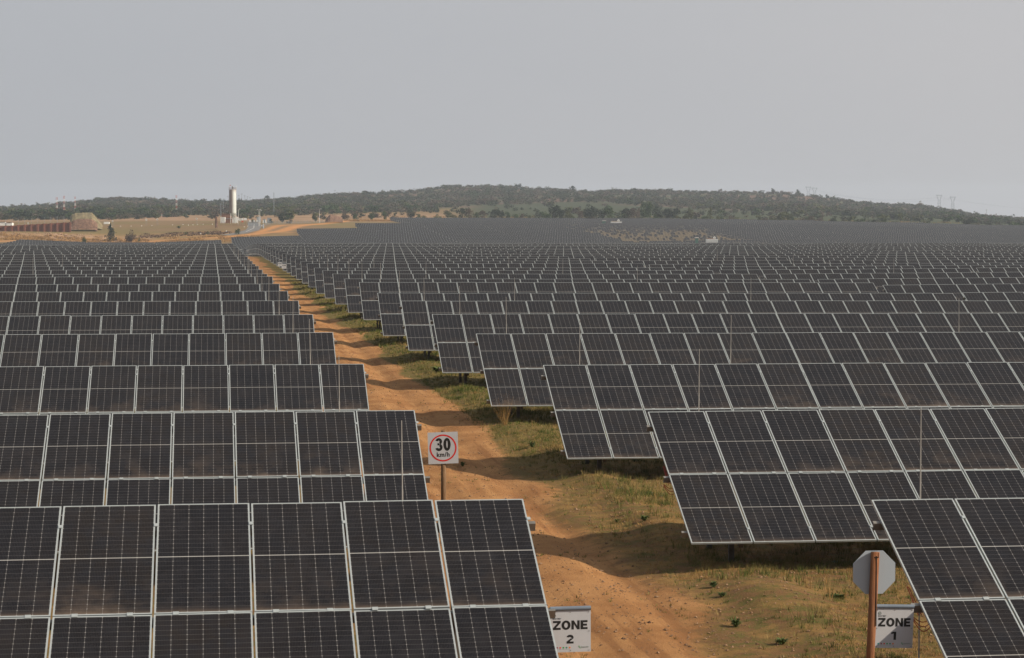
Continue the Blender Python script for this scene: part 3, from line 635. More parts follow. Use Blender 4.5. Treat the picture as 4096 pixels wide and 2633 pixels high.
quads(blades(x, y, gfine(x, y), np.full(len(x), .06), np.full(len(x), .009), 7, np.full(len(x), .07), 1.6), 'dry_litter', M['straw'], 'short dry straw and litter between the green grass', 'grass')
def weed(x, y, r, h, label, n=90):
    o = MB(); 
    for _ in range(n):
        a = random.uniform(0, 6.283); l = r * random.uniform(.5, 1); t = h * random.uniform(.15, 1); w_ = r * .09; b0 = Vector((.2 * l * math.cos(a), .2 * l * math.sin(a), 0)); tip = Vector((l * math.cos(a), l * math.sin(a), t)); mid_ = (b0 + tip) / 2 + Vector((0, 0, h * .25)); s_ = Vector((-math.sin(a), math.cos(a), 0)) * w_
        o.quad([b0, mid_ - s_, tip, mid_ + s_])
    q = obj('weed', o.mesh('weed', [M['weed']]), None, (x, y, gz(x, y, True))); tag(q, label, 'plant', 'green weeds beside the dirt road')
def wpx(px, y, lo=24, hi=130):
    for d in np.arange(lo, hi, .15):
        X, Y = at(px, d)
        if HOR + (CZ - gz(X, Y, True)) * F / d <= y: return X, Y
    return at(px, hi)
for px, y, r, h, lb in ((2580, 2090, .13, .13, 'round green weed left of the second table on the right'), (2470, 2100, .08, .1, 'small green weed left of the round one, on the grass'), (2950, 2520, .13, .16, 'broad-leafed green weed at the road edge below the middle'), (3135, 2590, .14, .1, 'leafy weed near the bottom edge left of the pole'), (2860, 2360, .12, .12, 'spiky green weed between the road and the silvery herbs'), (2895, 2400, .11, .08, 'small flat weed just below the spiky one'), (3350, 2400, .2, .07, 'sprawling low weed left of the octagonal sign pole'), (1850, 1870, .1, .14, 'grassy weed on the road right of the speed sign'), (2130, 1795, .15, .2, 'round blue-green weed beside the tall dry stalks'), (1755, 1490, .5, .25, 'bushy green weed left of the fourth table on the right'), (3130, 2040, .2, .2, 'green weed in the shade under the second table')):
    X, Y = wpx(px, y); weed(X, Y, r, h, lb)
# tall dry stalks
X, Y = wpx(2020, 1702, 45, 80); t_ = np.array([X]), np.array([Y])
o = quads(blades(t_[0], t_[1], gfine(*t_), np.array([1.0]), np.array([.006]), 60, np.array([.07]), .7), 'grass_clump', M['straw'], 'tall clump of dry orange grass stalks left of the third table', 'grass', None)
# stones
def stones(n, x, y, s):
    base_ = np.array([(1, 0, 0), (-1, 0, 0), (0, 1, 0), (0, -1, 0), (0, 0, .7), (0, 0, -.7)]); T = [(0, 2, 4), (2, 1, 4), (1, 3, 4), (3, 0, 4), (2, 0, 5), (1, 2, 5), (3, 1, 5), (0, 3, 5)]
    z = gfine(x, y); out = []
    J = base_[None] * rng.uniform(.5, 1.2, (n, 6, 3)) * s[:, None, None]; a = rng.uniform(0, 6.28, n); c, s2 = np.cos(a)[:, None], np.sin(a)[:, None]
    JX = J[..., 0] * c - J[..., 1] * s2 + x[:, None]; JY = J[..., 0] * s2 + J[..., 1] * c + y[:, None]; JZ = J[..., 2] + z[:, None] + s[:, None] * .2
    P = np.stack([JX, JY, JZ], -1); return P[:, np.array(T).ravel()].reshape(-1, 3)
x, y = scatter(26000, 22, 130, 3.5, 13, 1.6); s = .009 + .03 * rng.uniform(0, 1, len(x)) ** 6 + .004 * (vnoise(x, y, 1.5, 81) > .6)
quads(stones(len(x), x, y, s), 'gravel', M['stone'], 'small loose stones scattered on the dirt road', 'stones')

# ------------------------------------------------------------------ trees and bushes
LEAF = {'dark': ((.012, .020, .010), (.026, .038, .016)), 'green': ((.028, .055, .016), (.055, .085, .028)), 'olive': ((.05, .065, .022), (.09, .095, .035)), 'brown': ((.07, .052, .036), (.11, .085, .06)), 'bare': ((.12, .095, .075), (.15, .12, .095)), 'scrub': ((.014, .026, .011), (.048, .064, .027), (.034, .042, .021), (.110, .082, .060), (.062, .080, .034))}
for k, c in LEAF.items(): M['leaf_' + k] = mat_leaf('leaves_' + k, c, .35 if k != 'scrub' else .035)
M['bark'] = simple('bark', (.07, .052, .038), .9, .1, 0, .3, 4)
def leaf_tris(n, blobs, size, r):                     # triangles spread through lobes of a crown
    b = np.array(blobs); k = r.integers(0, len(b), n); d = r.normal(size=(n, 3)); d /= np.linalg.norm(d, axis=1)[:, None]
    rad = r.uniform(.35, 1, n) ** .5; rad = np.where(r.uniform(size=n) < .12, rad * 1.18, rad)
    c = b[k, :3] + d * rad[:, None] * b[k, 3:6]
    u = r.normal(size=(n, 3)); u /= np.linalg.norm(u, axis=1)[:, None]; v = np.cross(u, r.normal(size=(n, 3))); v /= np.linalg.norm(v, axis=1)[:, None]
    s = size * r.uniform(.55, 1.3, n)[:, None]
    return np.stack([c - u * s * .6 - v * s * .3, c + u * s * .6 - v * s * .3, c + v * s * .8], 1).reshape(-1, 3)
def crown_blobs(kind, r):
    B = []
    if kind == 'cone':
        for i in range(13):
            t = i / 12; q = .46 * (1 - t) ** .75 + .05; a = r.uniform(0, 6.28); B.append((q * .5 * math.cos(a), q * .5 * math.sin(a), .10 + .84 * t, q * .8, q * .8, .10))
    elif kind == 'flat':
        for i in range(9): a = r.uniform(0, 6.28); q = r.uniform(.05, .36); B.append((q * math.cos(a), q * math.sin(a), r.uniform(.68, .88), .2, .2, .10))
    elif kind == 'willow':
        for i in range(16): a = r.uniform(0, 6.28); q = r.uniform(.05, .34); B.append((q * math.cos(a), q * math.sin(a), r.uniform(.25, .86), .15, .15, .16))
    elif kind == 'round':
        for i in range(13): a = r.uniform(0, 6.28); q = r.uniform(0, .36); B.append((q * math.cos(a), q * math.sin(a), r.uniform(.24, .80) * (1 - .25 * q), .17, .17, .16))
    else:                                             # low bush
        for i in range(12): a = r.uniform(0, 6.28); q = r.uniform(0, .38); B.append((q * math.cos(a), q * math.sin(a), r.uniform(.10, .72) * (1 - .5 * q), .16, .16, .20))
    return B
def tri_mesh(T, name, mats):
    n = len(T) // 3; me = bpy.data.meshes.new(name); me.vertices.add(len(T)); me.vertices.foreach_set('co', T.astype(np.float32).ravel()); me.loops.add(n * 3); me.loops.foreach_set('vertex_index', np.arange(n * 3, dtype=np.int32))
    me.polygons.add(n); me.polygons.foreach_set('loop_start', np.arange(0, n * 3, 3, dtype=np.int32)); me.update(calc_edges=True)
    for x in mats: me.materials.append(x)
    return me
def trunk_mesh(kind, r):
    m = MB(); top = {'cone': .8, 'flat': .72, 'willow': .6, 'round': .5, 'bush': .3}[kind]; q = .022 if kind != 'bush' else .014
    m.tube((0, 0, -.03), (0, 0, top * .5), q, q * .75, 6)
    for i in range(4 if kind != 'bush' else 6):
        a = r.uniform(0, 6.28); m.tube((0, 0, top * r.uniform(.1, .5)), (.25 * math.cos(a), .25 * math.sin(a), top * r.uniform(.9, 1.15)), q * .6, q * .2, 5)
    return m.mesh('trunk', [M['bark']])
crowns, trunks = {}, {}
def get_crown(kind, leaf, var, n=900, size=.055):
    key = (kind, leaf, var, n)
    if key not in crowns:
        r = np.random.default_rng(var * 13 + len(kind) * 7 + 5); crowns[key] = tri_mesh(leaf_tris(n, crown_blobs(kind, r), size, r), 'crown', [M['leaf_' + leaf]])
        if (kind, var) not in trunks: trunks[(kind, var)] = trunk_mesh(kind, r)
    return crowns[key], trunks[(kind, var)]
def tree(px, ybase, hpx, wpx_, kind, leaf, d, label, name='tree', cat='tree', n=900, group=None, size=.055):
    X, Y = at(px, d); z = gz(X, Y); ztop = yz(ybase - hpx, d)
    h = max(1.2, ztop - z); wd = wpx_ / F * d
    cr, tr = get_crown(kind, leaf, random.randrange(5), n, size)
    t = thing(name, label, cat, (X, Y, z - .05), random.uniform(0, 6.28), group)
    obj('trunk', tr, t, scale=(wd * 1.0, wd * 1.0, h)); obj('crown', cr, t, scale=(wd, wd, h)); return t
E_ = 'behind the far solar tables'
edge = [  # px, base y, height px, width px, kind, leaf, label
 (443, 953, 57, 52, 'cone', 'dark', 'dark conical tree standing alone in front of the earth bank on the left'),
 (334, 966, 22, 28, 'round', 'green', 'small round bright green tree below the rubble bank'),
 (525, 956, 46, 56, 'bush', 'brown', 'large brownish loose shrub right of the conical tree'),
 (556, 954, 14, 12, 'bush', 'green', 'tiny green bush just right of the brownish shrub'),
 (955, 926, 20, 30, 'bush', 'green', 'green bush on the bank left of the tar road'),
 (832, 938, 15, 22, 'bush', 'green', 'low green bush on the dark earth bank'), (745, 938, 14, 26, 'bush', 'olive', 'low olive bush on the dark earth bank, left of the green ones'),
 (715, 913, 13, 22, 'bush', 'green', 'small round bush in the tan field left of the silo'),
 (1130, 884, 42, 50, 'round', 'dark', 'big dark tree right of the gate'), (1263, 880, 36, 42, 'round', 'olive', 'olive tree behind the brown heap on its left'),
 (1012, 890, 20, 26, 'bush', 'olive', 'olive shrub directly behind the grey gate'), (1085, 884, 14, 24, 'bush', 'dark', 'dark shrub between the guard hut and the big dark tree'), (1160, 884, 12, 34, 'bush', 'brown', 'low brown bushes right of the big dark tree'),
 (1379, 879, 34, 42, 'round', 'brown', 'brownish tree behind the brown heap'), (1426, 875, 26, 34, 'round', 'green', 'green tree left of the step in the far field edge'),
 (1484, 874, 30, 38, 'round', 'green', 'round pale green tree above the orange grass patch'), (1538, 872, 31, 28, 'round', 'green', 'upright green tree at the corner of the far field'), (1572, 878, 18, 44, 'bush', 'dark', 'dark spreading bush at the corner of the far field')]
names_ = [(1642, 869, 26, 34, 'round', 'dark'), (1674, 868, 18, 26, 'bush', 'green'), (1703, 870, 12, 40, 'bush', 'green'), (1750, 870, 17, 34, 'bush', 'green'), (1791, 869, 22, 26, 'flat', 'olive'), (1815, 869, 14, 24, 'bush', 'olive'), (1847, 871, 38, 36, 'round', 'dark'), (1878, 870, 36, 28, 'round', 'brown'), (1905, 871, 26, 30, 'bush', 'green'), (1932, 871, 28, 34, 'round', 'brown'),
 (1978, 873, 34, 62, 'round', 'dark'), (2008, 872, 24, 24, 'round', 'dark'), (2030, 872, 26, 26, 'round', 'green'), (2063, 870, 18, 30, 'bush', 'green'), (2087, 868, 20, 20, 'bush', 'brown'), (2120, 864, 10, 22, 'bush', 'olive'), (2187, 875, 31, 40, 'round', 'green'), (2222, 875, 53, 46, 'round', 'dark'), (2243, 874, 38, 30, 'round', 'dark'), (2268, 874, 35, 34, 'round', 'olive'), (2298, 876, 14, 30, 'bush', 'green'), (2322, 877, 34, 34, 'round', 'brown'), (2343, 876, 34, 18, 'willow', 'olive'),
 (2378, 877, 56, 64, 'round', 'dark'), (2408, 877, 40, 36, 'round', 'dark'), (2370, 879, 18, 30, 'bush', 'brown'), (2440, 877, 42, 44, 'round', 'green'), (2487, 878, 28, 54, 'bush', 'green'), (2505, 877, 42, 40, 'round', 'dark'), (2530, 878, 43, 36, 'round', 'brown'), (2553, 876, 38, 16, 'willow', 'bare'), (2576, 879, 62, 34, 'willow', 'green'), (2598, 879, 60, 34, 'willow', 'green'), (2628, 878, 48, 38, 'willow', 'dark'), (2620, 880, 24, 26, 'bush', 'green'), (2664, 878, 42, 34, 'round', 'dark'), (2688, 878, 48, 46, 'round', 'dark'), (2742, 879, 28, 30, 'round', 'olive'), (2762, 879, 42, 20, 'willow', 'olive'), (2780, 881, 24, 28, 'bush', 'dark'), (2815, 879, 18, 28, 'bush', 'green'), (2841, 881, 44, 30, 'cone', 'olive'), (2868, 881, 22, 30, 'bush', 'olive'), (2893, 881, 24, 30, 'bush', 'green'), (2921, 881, 26, 34, 'bush', 'brown'), (2945, 881, 18, 22, 'bush', 'olive'),
 (2995, 882, 12, 34, 'bush', 'olive'), (3036, 883, 22, 28, 'round', 'olive'), (3061, 884, 18, 24, 'bush', 'brown'), (3094, 884, 24, 26, 'bush', 'olive'), (3128, 884, 39, 46, 'round', 'olive'), (3152, 884, 32, 36, 'round', 'olive'), (3172, 884, 20, 24, 'bush', 'green'), (3246, 886, 28, 46, 'bush', 'brown'), (3284, 887, 24, 34, 'bush', 'bare'), (3331, 889, 26, 40, 'bush', 'dark'), (3375, 889, 9, 36, 'bush', 'olive'), (3418, 890, 17, 30, 'bush', 'green'), (3497, 892, 17, 38, 'bush', 'dark'), (3537, 892, 22, 16, 'bush', 'green'), (3576, 893, 12, 30, 'bush', 'dark'), (3871, 902, 34, 44, 'round', 'dark'), (3961, 908, 20, 22, 'bush', 'dark'), (4092, 915, 26, 34, 'round', 'dark'), (4020, 905, 9, 20, 'bush', 'olive')]
ADJ = {'dark': 'dark green', 'green': 'green', 'olive': 'olive', 'brown': 'brownish', 'bare': 'bare grey'}
SH = {'round': 'round-crowned', 'bush': 'bushy', 'willow': 'tall narrow', 'cone': 'pointed', 'flat': 'flat-topped'}
for px, y, h, wd, k, lf, lb in edge:
    d = {443: 1045, 334: 1020, 525: 1045, 556: 1045, 955: 1075, 832: 1082, 745: 1082, 715: 1140, 1130: 1225, 1263: 1290, 1012: 1215, 1085: 1215, 1160: 1225}.get(px, 1345)
    tree(px, y, h, wd, k, lf, d, lb, 'bush' if k == 'bush' else 'tree', 'bush' if k == 'bush' else 'tree')
for i, (px, y, h, wd, k, lf) in enumerate(names_):
    lb = f"{ADJ[lf]} {SH[k]} {'bush' if k == 'bush' else 'tree'}, {ordn(i + 1)} from the left along the far field edge"
    tree(px, y, h * 1.18, wd * (1.55 if 2180 < px < 2700 else 1.3), k, lf, 1335 + (i * 37 % 50), lb, 'bush' if k == 'bush' else 'tree', 'bush' if k == 'bush' else 'tree', group='trees and bushes along the far edge of the solar field')
# scrub on the hill: candidates, largest in view as things, the rest as one mass
cand = []
def hillscatter(n, d0, d1, dens):
    px = rng.uniform(-700, 4800, n); d = rng.uniform(d0, d1, n); l = (px - 2048) / F * d; X = d * SP + l * CP; Y = d * CP - l * SP
    k = rng.uniform(0, 1, n) < dens(px, d, X, Y); return px[k], d[k], X[k], Y[k]
def dn(px, d, X, Y):
    cl = sm((vnoise(X, Y, 130, 91) - .22) / .4); leftness = sm((1900 - px) / 500)
    thr = np.where(px > 1750, 1660 + 250 * np.exp(-((px - 2250) / 380) ** 2) - 60 * sm((px - 2900) / 500), 1350 + 130 * sm((px - 520) / 300)); meadow = sm((d - thr - 120 * vnoise(X, Y, 150, 93)) / 100)
    right = sm((px - 2900) / 900)
    return np.clip(meadow * (.50 + .50 * np.maximum(cl, leftness * .95)) * (1 - .12 * right), np.where(px > 2700, .10, .05), 1) * np.where(d > 2560, 1.2, 1)
px, d, X, Y = hillscatter(21000, 1360, 2720, dn)
hgt = rng.uniform(2.2, 5.4, len(px)) * (1 + .35 * (rng.uniform(size=len(px)) < .15)); wid = hgt * rng.uniform(1.15, 1.9, len(px))
Zh = ground(X, Y, False)
inview = (px > 5) & (px < 4090); order = np.argsort(-(wid * hgt / d ** 2) * inview * (rng.uniform(size=len(px)) < .92)); big = set(order[:230].tolist())
def zone(p, dd):
    z = ((350, 'the brick wall'), (620, 'the conical tree'), (850, 'the tan field'), (1020, 'the silo yard'), (1300, 'the dark tree by the gate'), (1700, 'the orange grass patch'), (2200, 'the middle of the far field'), (2700, 'the tall willow clump'), (3150, 'the long hedge'), (3500, 'the left pylons'), (9999, 'the right pylons'))
    return ('high up' if dd > 2150 else 'low') + (' on the hill beneath ' if p > 3150 else ' on the hill above ') + [b for a, b in z if p < a][0]
for i in order[:230]:
    lf = ['dark', 'green', 'olive', 'brown'][int(vnoise(X[i], Y[i], 120, 95) * 3.99)]
    cr, _ = get_crown('bush' if hgt[i] < 4.6 else 'round', lf, random.randrange(4), 260, .11)
    o = obj('hill_tree', cr, None, (X[i], Y[i], Zh[i] - .3), (0, 0, random.uniform(0, 6.28)), (wid[i], wid[i], hgt[i]))
    tag(o, f"{ADJ[lf]} scrub tree {zone(px[i], d[i])}", 'tree', f"{ADJ[lf]} scrub trees {zone(px[i], d[i])}")
rest_i = np.array([i for i in range(len(px)) if i not in big]); tmpl = []
for v in range(6):
    r = np.random.default_rng(200 + v); tmpl.append(leaf_tris(70, crown_blobs('bush' if v < 4 else 'round', r), .16, r))
parts = []
for v in range(6):
    ii = rest_i[v::6]; a = rng.uniform(0, 6.28, len(ii)); T = tmpl[v]; c, s = np.cos(a)[:, None], np.sin(a)[:, None]
    x = (T[None, :, 0] * c - T[None, :, 1] * s) * wid[ii, None] + X[ii, None]; y = (T[None, :, 0] * s + T[None, :, 1] * c) * wid[ii, None] + Y[ii, None]; z = T[None, :, 2] * hgt[ii, None] + Zh[ii, None] - .3
    parts.append(np.stack([x, y, z], -1).reshape(-1, 3))
quads(np.concatenate(parts), 'hill_scrub', M['leaf_scrub'], 'dense dark scrub and bushes covering the hill on the horizon', 'woodland')
def skyline_tree(px, kind, leaf, h, wd, label, d=2640):
    X, Y = at(px, d); cr, tr = get_crown(kind, leaf, random.randrange(5), 300, .10); t = thing('tree', label, 'tree', (X, Y, gz(X, Y) - .2), random.uniform(0, 6.28))
    obj('trunk', tr, t, scale=(wd * 1.5, wd * 1.5, h)); obj('crown', cr, t, scale=(wd, wd, h))
skyline_tree(1461, 'flat', 'dark', 7, 11, 'dark umbrella-shaped tree alone on the skyline left of the hilltop'); skyline_tree(1541, 'round', 'dark', 5.5, 3, 'left of two small lone trees on the skyline'); skyline_tree(1552, 'round', 'dark', 6.2, 2.6, 'right of two small lone trees on the skyline')
skyline_tree(1068, 'flat', 'dark', 8, 9, 'flat-topped tree on the skyline right of the silo'); skyline_tree(3193, 'round', 'dark', 9, 5.5, 'round tree on the skyline left of the pylon pair'); skyline_tree(3308, 'round', 'dark', 7, 6, 'round tree on the skyline right of the left pylon pair')
skyline_tree(3679, 'bush', 'bare', 8, 9, 'bare grey tree on the skyline left of the right pylons'); skyline_tree(3092, 'round', 'dark', 8, 6, 'tall tree clump on the skyline right of the hilltop'); skyline_tree(2076, 'round', 'dark', 7, 8, 'dark tree clump on the hilltop skyline in the centre'); skyline_tree(2290, 'round', 'dark', 8, 9, 'dark dense tree on the hilltop right of centre')

# ------------------------------------------------------------------ silo, gate and yard
M['tank'] = simple('painted_steel', (.55, .57, .54), .5, .4, 0, .12, .6); M['rust'] = simple('rusty_steel', (.20, .10, .06), .8, .2, 0, .35, 1.5); M['brick'] = None
g = G('silo_shell', .5, .4); p_ = g.objc(); sx = g.n('ShaderNodeSeparateXYZ'); g.put(sx.inputs[0], p_); n_ = g.noise(.9, 5, .65, p_)
lft_ = g.ramp(g.math('ADD', sx.outputs[0], g.math('MULTIPLY', n_, .9)), 1.05, -.35)      # rust streaked side, widened so the brown also paints in its shade
topr = g.math('MULTIPLY', g.ramp(g.math('ADD', sx.outputs[2], g.math('MULTIPLY', n_, 3)), 17.2, 20.0), .7)
M['silo'] = g.col(g.mix(g.math('MAXIMUM', g.math('MULTIPLY', lft_, .85), topr, clamp=True), (.50, .54, .52), (.20, .125, .09)))
M['pale'] = simple('white_paint', (.72, .72, .70), .6, .3, 0, .08, 1.); M['grey'] = simple('grey_steel', (.25, .28, .31), .6, .4, .2, .15, 1.); M['blue'] = simple('dark_roof', (.05, .06, .09), .6); M['tar'] = simple('tarmac', (.16, .155, .15), .9, .2, 0, .15, .3)
M['sred'] = simple('red_board', (.50, .10, .04), .7); M['dgreen'] = simple('green_cabinet', (.06, .13, .115), .6, .3, 0, .12, 1.); M['redw'] = simple('mast_red', (.45, .10, .07), .6)
DS = 1190; X, Y = at(933, DS); gs = gz(X, Y); t = thing('silo', 'tall rust-streaked white steel silo on legs with a railed top', 'silo', (X, Y, gs)); u = DS / F      # metres per px
Rs = 14.2 * u; zt = yz(760, DS) - gs; zb = yz(852, DS) - gs; ztop = zt
m = MB(); m.lathe([(Rs, zb), (Rs, zt), (Rs * .98, zt + .12), (0.02, zt + .3)], 40); obj('shell', smooth(m.mesh('shell', [M['silo']])), t)
m = MB(); m.lathe([(.35, zb - 2.6), (Rs, zb)], 32); obj('hopper', smooth(m.mesh('hopper', [M['tank']])), t)
for k in range(4): a = R(45 + 90 * k); obj('leg', MB().tube((Rs * .93 * math.cos(a), Rs * .93 * math.sin(a), -.3), (Rs * .93 * math.cos(a), Rs * .93 * math.sin(a), zb + .2), .13, n=8).mesh('leg', [M['tank']]), t)
m = MB()
for k in range(4):
    a, c = R(45 + 90 * k), R(135 + 90 * k); m.tube((Rs * .93 * math.cos(a), Rs * .93 * math.sin(a), .6), (Rs * .93 * math.cos(c), Rs * .93 * math.sin(c), zb - .5), .05, n=6)
obj('bracing', m.mesh('bracing', [M['rust']]), t)
m = MB()
for k in range(20):
    a, c = 2 * math.pi * k / 20, 2 * math.pi * (k + 1) / 20; rr = Rs * 1.03; m.tube((rr * math.cos(a), rr * math.sin(a), zt), (rr * math.cos(a), rr * math.sin(a), zt + 1.15), .03, n=5)
    for h in (.6, 1.15): m.tube((rr * math.cos(a), rr * math.sin(a), zt + h), (rr * math.cos(c), rr * math.sin(c), zt + h), .028, n=5)
obj('railing', m.mesh('railing', [M['rust']]), t)
m = MB(); m.lathe([(.42, zt), (.42, zt + 1.2), (.48, zt + 1.25), (.5, zt + 1.9), (.02, zt + 2.1)], 16); obj('dust_filter', smooth(m.mesh('dust_filter', [M['grey']])), t)
m = MB(); a = R(200); x0, y0 = Rs * 1.12 * math.cos(a), Rs * 1.12 * math.sin(a)
for q in (-.22, .22): m.tube((x0, y0 + q, .2), (x0, y0 + q, zt + 1.6), .035, n=5)
for k in range(40): z = .4 + k * (zt + 1) / 40; m.tube((x0, y0 - .22, z), (x0, y0 + .22, z), .02, n=4)
for k in range(12):
    z = 3 + k * (zt - 3) / 11
    for j in range(8): b0, b1 = R(100 + 160 * j / 8), R(100 + 160 * (j + 1) / 8); m.tube((x0 + .1 + .45 * math.cos(b0), y0 + .45 * math.sin(b0), z), (x0 + .1 + .45 * math.cos(b1), y0 + .45 * math.sin(b1), z), .022, n=4)
obj('ladder', m.mesh('ladder', [M['rust']]), t)
m = MB(); a = R(-25); m.tube((Rs * 1.05 * math.cos(a), Rs * 1.05 * math.sin(a), .6), (Rs * 1.05 * math.cos(a), Rs * 1.05 * math.sin(a), zt + 2.3), .07, n=8); m.tube((Rs * 1.05 * math.cos(a), Rs * 1.05 * math.sin(a), zt + 2.3), (Rs * .8 * math.cos(a), Rs * .8 * math.sin(a), zt + 2.45), .07, n=8); obj('fill_pipe', m.mesh('fill_pipe', [M['pale']]), t)
m = MB(); m.tube((-Rs * .8, 0, zt), (-Rs * .8, 0, zt + 2.6), .03, n=5); m.quad([(-Rs * .8, 0, zt + 2.6), (-Rs * .8 + .6, .05, zt + 2.5), (-Rs * .8 + .55, 0, zt + 2.1), (-Rs * .8, 0, zt + 2.2)], 1); obj('flag', m.mesh('flag', [M['rust'], M['sred']]), t)
def dfor(px, y, d0, d1):
    for d in np.arange(d0, d1, 1.):
        X, Y = at(px, d)
        if HOR + (CZ - gz(X, Y)) * F / d <= y: return d
    return d1
def boxthing(name, label, cat, px0, px1, y0, y1, d, mat, depth=2., roof=None, group=None, ribs=0, ribmat='grey', door=None):
    if group is None: d = dfor((px0 + px1) / 2, y1, d - 60, d + 60)
    X, Y = at((px0 + px1) / 2, d); g0 = gz(X, Y); wd = (px1 - px0) / F * d; h = yz(y0, d) - g0
    t = thing(name, label, cat, (X, Y, g0), -PSI, group); m = MB(); m.box(-wd / 2, 0, -.2, wd / 2, depth, h, 0)
    obj('body', m.mesh('body', [M[mat]]), t)
    if roof: obj('roof', MB().box(-wd / 2 - .15, -.2, h, wd / 2 + .15, depth + .15, h + .22).mesh('roof', [M[roof]]), t)
    if ribs:
        m = MB()
        for k in range(ribs + 1): x = -wd / 2 + wd * k / ribs; m.box(x - .025, -.04, .1, x + .025, -.003, h - .1)
        obj('ribs', m.mesh('ribs', [M[ribmat]]), t)
    if door: obj('door', MB().box(-.45 + door, -.04, .0, .45 + door, -.003, min(2.0, h * .8)).mesh('door', [M['grey']]), t)
    return t, wd, h
boxthing('container', 'white container left of the silo', 'container', 883, 901, 869, 893, 1165, 'pale', 2.4, None, None, 8, 'tank')
boxthing('container', 'white container at the foot of the silo', 'container', 930, 950, 869, 893, 1160, 'pale', 2.4, None, None, 8, 'tank')
boxthing('shed', 'low rusty shed between the two white containers', 'shed', 902, 929, 876, 892, 1175, 'rust', 4, 'grey')
boxthing('shed', 'brown open shed behind the left white container', 'shed', 888, 924, 857, 892, 1215, 'rust', 4, 'rust')
def board(px, y0, y1, wpx2, d, mat, label, post=True, name='notice_board'):
    X, Y = at(px, d); g0 = gz(X, Y); wd = wpx2 / F * d; z1 = yz(y0, d) - g0; z0 = yz(y1, d) - g0; t = thing(name, label, 'sign', (X, Y, g0), -PSI)
    obj('board', MB().box(-wd / 2, -.03, z0, wd / 2, 0, z1).mesh('board', [M[mat]]), t)
    m = MB(); [m.tube((s * wd * .35, .04, -.2), (s * wd * .35, .04, z1), .04, n=6) for s in (-1, 1)]; obj('posts', m.mesh('posts', [M['grey']]), t)
board(953, 871, 881, 7, 1158, 'pale', 'bright white square notice right of the silo foot'); board(961, 874, 884, 9, 1158, 'tank', 'pinkish notice board left of the orange board'); board(971, 873, 882, 8, 1158, 'pale', 'white notice above the orange board'); board(971, 883, 890, 8, 1157, 'sred', 'small orange-red board on the yard fence'); board(983, 873, 881, 11, 1158, 'pale', 'wide white notice board left of the gate')
# yard fence and gate
def fence(name, label, P, h, mat, pick=.45, rails=2, postr=.06, thick=.02, rowpost=6, cat='fence'):
    g0 = [gz(*p) for p in P]; t = thing(name, label, cat, (P[0][0], P[0][1], g0[0])); mp = MB(); mr = MB(); o = Vector((P[0][0], P[0][1], g0[0])); cnt = 0
    for a, b_ in zip(P[:-1], P[1:]):
        L = math.hypot(b_[0] - a[0], b_[1] - a[1]); n = max(1, int(L / pick))
        for k in range(n):
            x, y = a[0] + (b_[0] - a[0]) * k / n, a[1] + (b_[1] - a[1]) * k / n; z = gz(x, y); q = Vector((x, y, z)) - o
            mp.box(q.x - thick, q.y - thick, q.z, q.x + thick, q.y + thick, q.z + h)
            if cnt % rowpost == 0: mr.tube((q.x, q.y, q.z - .2), (q.x, q.y, q.z + h + .15), postr, n=6)
            cnt += 1
        m2 = max(1, int(L / 4))
        for k in range(m2):
            c0 = [a[i] + (b_[i] - a[i]) * k / m2 for i in (0, 1)]; c1 = [a[i] + (b_[i] - a[i]) * (k + 1) / m2 for i in (0, 1)]; z0, z1 = gz(*c0), gz(*c1)
            for r_ in range(rails): hh = h * (r_ + .35) / rails; mr.tube(Vector((c0[0], c0[1], z0 + hh)) - o, Vector((c1[0], c1[1], z1 + hh)) - o, .03, n=4)
    obj('palings', mp.mesh('palings', [M[mat]]), t); obj('posts_and_rails', mr.mesh('posts_and_rails', [M[mat]]), t); return t
fence('fence', 'rusty steel yard fence between the silo and the grey gate', [at(872, 1156), at(993, 1156)], 2.0, 'rust', .35)
fence('fence', 'grey steel fence right of the guard hut', [at(1062, 1162), at(1085, 1180), at(1300, 1260)], 1.9, 'grey', .8, 1)
X, Y = at(993, 1156); gt = thing('gate', 'grey steel palisade gate across the tar road', 'gate', (X, Y, gz(X, Y)), -PSI); Wg = 44 / F * 1156
obj('gate_post', MB().tube((0, 0, -.2), (0, 0, 3.1), .12, n=8).mesh('gate_post', [M['grey']]), gt); obj('gate_post', MB().tube((Wg, 0, -.2), (Wg, 0, 3.1), .12, n=8).mesh('gate_post', [M['grey']]), gt)
m = MB(); [m.box(.15 + k * .14, -.02, .15, .21 + k * .14, .02, 2.2) for k in range(int((Wg - .3) / .14))]; m.box(.1, -.05, .3, Wg - .1, .05, .4); m.box(.1, -.05, 1.9, Wg - .1, .05, 2.0); obj('palings', m.mesh('palings', [M['grey']]), gt)
board(1002, 881, 888, 7, 1150, 'pale', 'left small white notice on the gate'); board(1018, 881, 888, 5, 1150, 'pale', 'right small white notice on the gate'); board(1029, 880, 888, 8, 1150, 'tank', 'pale grey panel at the right gate end')
t, wd, h = boxthing('guard_hut', 'small white guard hut with a dark roof right of the gate', 'hut', 1052, 1064, 878, 893, 1150, 'pale', 1.8, 'blue', None, 0, 'grey', .3)
X, Y = at(1054, 1130); tag(obj('water_tank', smooth(MB().lathe([(.4, -.2), (.4, 1.9), (.3, 2.1), (.01, 2.15)], 20).mesh('water_tank', [M['grey']])), None, (X, Y, gz(X, Y))), 'grey upright tank in front of the guard hut', 'tank')
boxthing('sheet_fence_panel', 'grey-blue sheet panels behind the right side of the gate', 'panel', 1028, 1044, 868, 890, 1185, 'grey', .4); boxthing('sheet_fence_panel', 'grey sheet panels right of the guard hut', 'panel', 1070, 1086, 872, 884, 1185, 'grey', .3)
